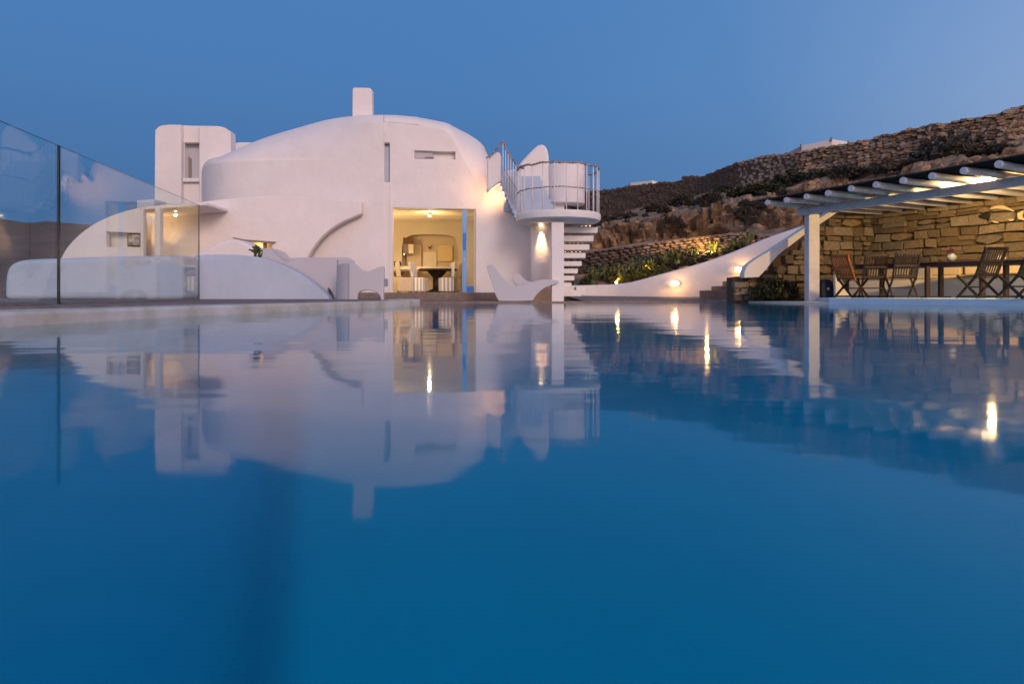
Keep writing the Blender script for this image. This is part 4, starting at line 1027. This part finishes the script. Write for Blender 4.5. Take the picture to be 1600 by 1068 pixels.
# dark planting and iron furniture in front of the stone wall
for k, (x, s) in enumerate(((1195, .62), (1212, .75), (1228, .6))):
    plant('dark_bush', SH[k], P(x, 467, 16.9), s, ['dark bush at the foot of the stone wall beside the pier', 'tallest dark bush at the foot of the stone wall', 'dark bush next to the iron table by the stone wall'][k], 'bush', sz=1.3)
box_ = thing_slab('electric_box', 'small pale box fixed to the stone wall above the bushes', 'box', [(1190.5, 417), (1200.5, 417), (1200.5, 422.5), (1190.5, 422.5)], 17.12, 17.2, M['plaster_low'], .008)
it = empty('iron_table', P(1245, 467, 16.8), 'dark folding bistro table standing behind the pergola post', 'table')
MB().box(P(1243, 441, 16.8), (.62, .5, .04)).build('table_top', M['black_metal'], it)
for sx in (-.27, .27):
    MB().bar(P(1243, 467, 16.8) + Vector((sx, -.1, 0)), P(1243, 442, 16.8) + Vector((-sx * .3, .1, 0)), .035, .035).build('leg', M['black_metal'], it)
MB().bar(P(1243, 457, 16.75) + Vector((-.3, 0, 0)), P(1243, 457, 16.75) + Vector((.3, 0, 0)), .03, .03).build('stretcher', M['black_metal'], it)
bg_ = empty('bag', P(1293, 466, 16.3), 'dark navy bag slumped by the white bench end, with a small pale tag', 'bag')
slab('bag_body', cr([(1284, 466), (1283, 450), (1286, 440), (1292, 436), (1300, 438), (1304, 447), (1306, 466)], 3), 16.2, 16.5, M['navy'], bg_, bevel=.05)
slab('tag', [(1292.5, 449), (1296, 449), (1296, 453), (1292.5, 453)], 16.17, 16.19, M['soft'], bg_, bevel=0)

# ================================================================== PERGOLA
BD = Vector((.427, -.905, 0)).normalized(); RD = Vector((.905, .427, 0)).normalized()
B0 = Vector((7.32, 16.12, 0))
pg = empty('pergola', (7.4, 16.1, .04), 'white timber pergola with overhanging rafters and a dark reed roof', 'pergola')
po = MB().box((X(1271.5, 16.0), 16.1, 1.13), (.275, .26, 2.19)).build('post', M['paint_wood'], pg, bevel=.02)
MB().box((11.3, 7.8, 1.17), (.275, .26, 2.06)).build('post', M['paint_wood'], pg, bevel=.02)
MB().bar(B0 - BD * .12 + Vector((0, 0, 2.29)), B0 + BD * 9.6 + Vector((0, 0, 2.29)), .16, .17).build('beam', M['paint_wood'], pg, bevel=.02)
E0 = Vector((6.22, 15.62, 0))
random.seed(77)
for k in range(18):
    a = E0 + BD * (.563 * k) + Vector((0, 0, 2.455))
    L_ = 4.45
    pts = [a + RD * (L_ * j / 6) + Vector((0, 0, random.uniform(-.012, .012))) for j in range(7)]
    MB().tube(pts, [.068] + [.073 + random.uniform(-.006, .006) for _ in range(5)] + [.07], 10).build('rafter', M['paint_wood'], pg, bevel=.008)
# reed mat: many canes in bundles, laid across the rafters
for k in range(36):
    off_ = .02 + k * .122; vb = MB()
    for j in range(4):
        s0 = -.35 + random.uniform(-.12, .1); 
        a = E0 + RD * (off_ + j * .03) + BD * s0 + Vector((0, 0, 2.552 + random.uniform(-.006, .006))); b_ = E0 + RD * (off_ + j * .03) + BD * 10.0 + Vector((0, 0, 2.552))
        vb.tube([a, a.lerp(b_, .5), b_], .016, 5)
    vb.build('reed_bundle', M['reed'], pg)
# pergola lamp
pl = empty('pergola_lamp', P(1545, 272, 12.6), 'bright bulkhead lamp glowing under the pergola rafters', 'lamp')
pc = Vector((9.26, 12.42, 2.44))
MB().lathe(pc, [(.08, -.03), (.12, .01), (.12, .08), (.07, .11)], 14).build('lamp_glass', M['lampglow2'], pl, smooth=True)
MB().box(pc + Vector((0, 0, .125)), (.22, .22, .025)).build('lamp_base', M['rail'], pl)
lamp('POINT', pc + Vector((.08, .05, -.14)), 560, (1, .62, .22), .08)

# white bench along the wall
UW = (LC - LB).normalized(); NW = Vector((UW.y, -UW.x, 0))
if NW.x > 0: NW = -NW
bw = empty('wall_bench', LB + NW * .6, 'white built-in bench with cream cushions along the stone wall', 'bench')
a = LB + UW * .0 + NW * .55; b_ = LB + UW * 9 + NW * .55
MB().bar(a + Vector((0, 0, .36)), b_ + Vector((0, 0, .36)), .7, .44).build('bench_base', M['plaster'], bw, bevel=.02)
MB().bar(a + Vector((0, 0, .625)), b_ + Vector((0, 0, .625)), .66, .08).build('seat_cushion', M['cushion'], bw, bevel=.03)
c1 = LB + NW * .25 + Vector((0, 0, .84))
for k in range(7):
    MB().bar(c1 + UW * (.1 + k * 1.25), c1 + UW * (1.28 + k * 1.25), .14, .33).build('back_cushion', M['cushion'], bw, bevel=.05)
slab('end_panel', [(1305, 428), (1312, 430), (1330, 466), (1306, 466)], 15.9, 16.0, M['plaster'], bw, bevel=.01)

# folding teak chairs
def teak_chair(loc, rz, label, mt, grp='folding teak chairs at the outdoor table'):
    t = empty('folding_chair', loc, label, 'chair', grp, rz)
    # local: faces +y (towards the table), back at -y
    tilt = .20
    def bk(x, s): return Vector((x, -.20 - .24 * s, .42 + .56 * s))
    for sx in (-.23, .23):
        MB().bar(bk(sx, 0) - Vector((0, -.02, .03)), bk(sx, 1.0), .03, .045).build('back_post', mt, t, rel=True)
    MB().bar(bk(-.26, .97), bk(.26, .97), .03, .065).build('top_rail', mt, t, rel=True)
    MB().bar(bk(-.22, .50), bk(.22, .50), .025, .05).build('middle_rail', mt, t, rel=True)
    MB().bar(bk(-.22, .10), bk(.22, .10), .025, .05).build('bottom_rail', mt, t, rel=True)
    for j in range(8):
        x = -.185 + j * .053
        MB().bar(bk(x, .52), bk(x, .96), .026, .012).build('slat', mt, t, rel=True)
        MB().bar(bk(x, .12), bk(x, .49), .026, .012).build('slat', mt, t, rel=True)
    for j in range(6):
        MB().box((0, -.17 + j * .072, .44), (.46, .058, .02)).build('seat_slat', mt, t, rel=True)
    for sx in (-.245, .245):
        MB().bar((sx, -.30, .0), (sx, .22, .46), .028, .045).build('leg', mt, t, rel=True)
        MB().bar((sx * .9, .26, .0), (sx * .9, -.22, .46), .028, .045).build('leg', mt, t, rel=True)
    MB().bar((-.24, -.28, .03), (.24, -.28, .03), .03, .04).build('stretcher', mt, t, rel=True)
    MB().bar((-.23, .24, .03), (.23, .24, .03), .03, .04).build('stretcher', mt, t, rel=True)
    MB().bar((-.24, -.05, .22), (.24, -.05, .22), .025, .03).build('stretcher', mt, t, rel=True)
    return t
def relabel(t, label):
    t['label'] = label; return t
chp = teak_chair(P(1405, 465, 14.0), R(-14), 'slatted teak chair drawn up just left of the bare table stretch', M['wood_dark'])
def dupc(px, d, rz, label, s=1):
    c = copy_tree(chp); c.location = (X(px, d), d, .142); c.rotation_euler = (0, 0, rz); c['label'] = label; c.scale = (s, s, s); return c
chp.location = (X(1408, 14.2), 14.2, .142)
dupc(1362, 14.9, R(-16), 'slatted teak chair between the chair coloured as orange-lit and the next dark one')
dupc(1527, 12.9, R(8), 'slatted teak chair right of the table legs, sharply lit through its slats')
dupc(1592, 12.0, R(10), 'slatted teak chair cut off by the right edge of the picture')
c0 = copy_tree(chp); c0.location = (X(1332, 15.1), 15.1, .142); c0.rotation_euler = (0, 0, R(-68)); c0['label'] = 'teak chair with orange lamplight put into its colour at the far left end of the table'
for chd in c0.children:
    chd.data = chd.data.copy(); chd.data.materials[0] = M['wood_orange'] if chd.name.split('.')[0] in ('slat', 'top_rail', 'back_post', 'middle_rail', 'bottom_rail') else M['wood_dark']  # orange lamplight on the chair back is put into the wood colour
# table
tb0 = Vector((X(1340, 15.6), 15.6, 0)); tdir = Vector((.30, -.954, 0)).normalized()
tb = empty('outdoor_table', (X(1460, 14.3), 14.3, .14), 'long dark wooden outdoor dining table behind the folding chairs', 'table')
ta_ = Vector((X(1345, 15.7), 15.7, .925)); te_ = Vector((X(1640, 12.9), 12.9, .925))
tu = (te_ - ta_).normalized(); tn = Vector((-tu.y, tu.x, 0))
for k in range(6):
    o_ = tn * (-.36 + k * .145)
    MB().bar(ta_ + o_, te_ + o_, .135, .03).build('plank', M['wood_dark'], tb, bevel=.004)
MB().bar(ta_ + tn * .0 - Vector((0, 0, .06)), te_ - Vector((0, 0, .06)), .72, .07).build('apron', M['wood_dark'], tb)
for px_, dd in ((1449, 14.2), (1470, 14.55), (1535, 13.3), (1572, 13.5), (1378, 15.3)):
    MB().box((X(px_, dd), dd, .49), (.085, .085, .70)).build('leg', M['wood_dark'], tb, bevel=.006)
MB().bar(P(1440, 464.5, 14.2), P(1484, 464.8, 14.5), .07, .05).build('foot_rail', M['wood_dark'], tb)
# vase of flowers and a folded napkin on the table
vz_ = empty('flower_vase', P(1493, 407, 13.9), 'grey-blue vase of dusty red flowers on the outdoor table', 'vase')
vp = ta_.lerp(te_, .53) + Vector((0, 0, .016))
MB().lathe(vp, [(.05, 0), (.09, .06), (.10, .12), (.06, .17), (.05, .19)], 16).build('vase', mat('grey_blue_ceramic', (.22, .25, .32), .4), vz_, smooth=True)
fm = leaf_cloud(160, .10, .10, .13, .04, 40); o = link('flowers', mesh([v0 + vp + Vector((0, 0, .18)) for v0 in fm.v], fm.f), M['flower'], vz_)
np_ = MB().box(ta_.lerp(te_, .78) + Vector((0, 0, .065)), (.16, .05, .10)).build('napkin_holder', M['soft'], bevel=.01); tag(np_, 'small white holder on the table between the two right chairs', 'napkin holder')
for k, (s, cc) in enumerate(((1.7, M['soft']), (4.2, M['soft']))):
    p = LB + UW * s + NW * .42 + Vector((0, 0, .80))
    o = MB().box((0, 0, 0), (.40, .12, .34), Matrix.Rotation(math.atan2(UW.y, UW.x), 3, 'Z') @ Matrix.Rotation(R(14), 3, 'X')).build('pillow', cc, bevel=.05)
    o.location = p; tag(o, ['white pillow on the bench near its left end', 'white pillow on the bench behind the flower vase'][k], 'pillow')

# fish sculpture on the wall
def onwall(px, py, off=.10):
    # intersect picture ray with the long leg of the wall
    k = (px - 800) / 1000
    # point = LB + UW*s ; x = k*y
    s = (k * LB.y - LB.x) / (UW.x - k * UW.y); p = LB + UW * s
    return Vector((p.x, p.y, Z(py, p.y))) + NW * off
fs = empty('fish_sculpture', onwall(1565, 335), 'metal fish sculpture with a dark snout hung on the stone wall', 'sculpture')
def wallpoly(name, pts_, mt, t0=.14, t1=.17):
    A_ = [onwall(a, b_, t0) for a, b_ in pts_]; B_ = [onwall(a, b_, t1) for a, b_ in pts_]; n_ = len(pts_)
    return link(name, mesh(A_ + B_, [tuple(range(n_)), tuple(reversed(range(n_, 2*n_)))] + [(i, (i+1) % n_, n_ + (i+1) % n_, n_ + i) for i in range(n_)]), mt, fs)
wallpoly('snout', cr([(1535, 338.5), (1542, 333), (1550, 331), (1552, 336), (1551, 343.5), (1545, 343), (1538, 341)], 3, True), M['dark'])
wallpoly('back_fin', cr([(1553, 326.5), (1562, 322.5), (1574, 322), (1586, 327), (1592, 331)], 4) + cr([(1590, 331), (1578, 328), (1564, 326.5), (1554, 328)], 4), M['cushion'])
wallpoly('belly_band', [(1555, 345), (1565, 346.5), (1567, 349), (1560, 348.5)], M['cushion'])
wallpoly('belly_fin', [(1581, 343), (1590, 342.5), (1590, 345), (1585, 346)], M['cushion'])
wallpoly('tail', [(1596, 334), (1606, 329), (1604, 338), (1607, 345), (1597, 342)], M['cushion'])
MB().tube([onwall(a, b_, .12) for a, b_ in cr([(1551, 344), (1565, 347), (1580, 346), (1596, 339), (1590, 331), (1575, 326.5), (1552, 328)], 4)], .008, 5).build('outline_wire', M['black_metal'], fs)
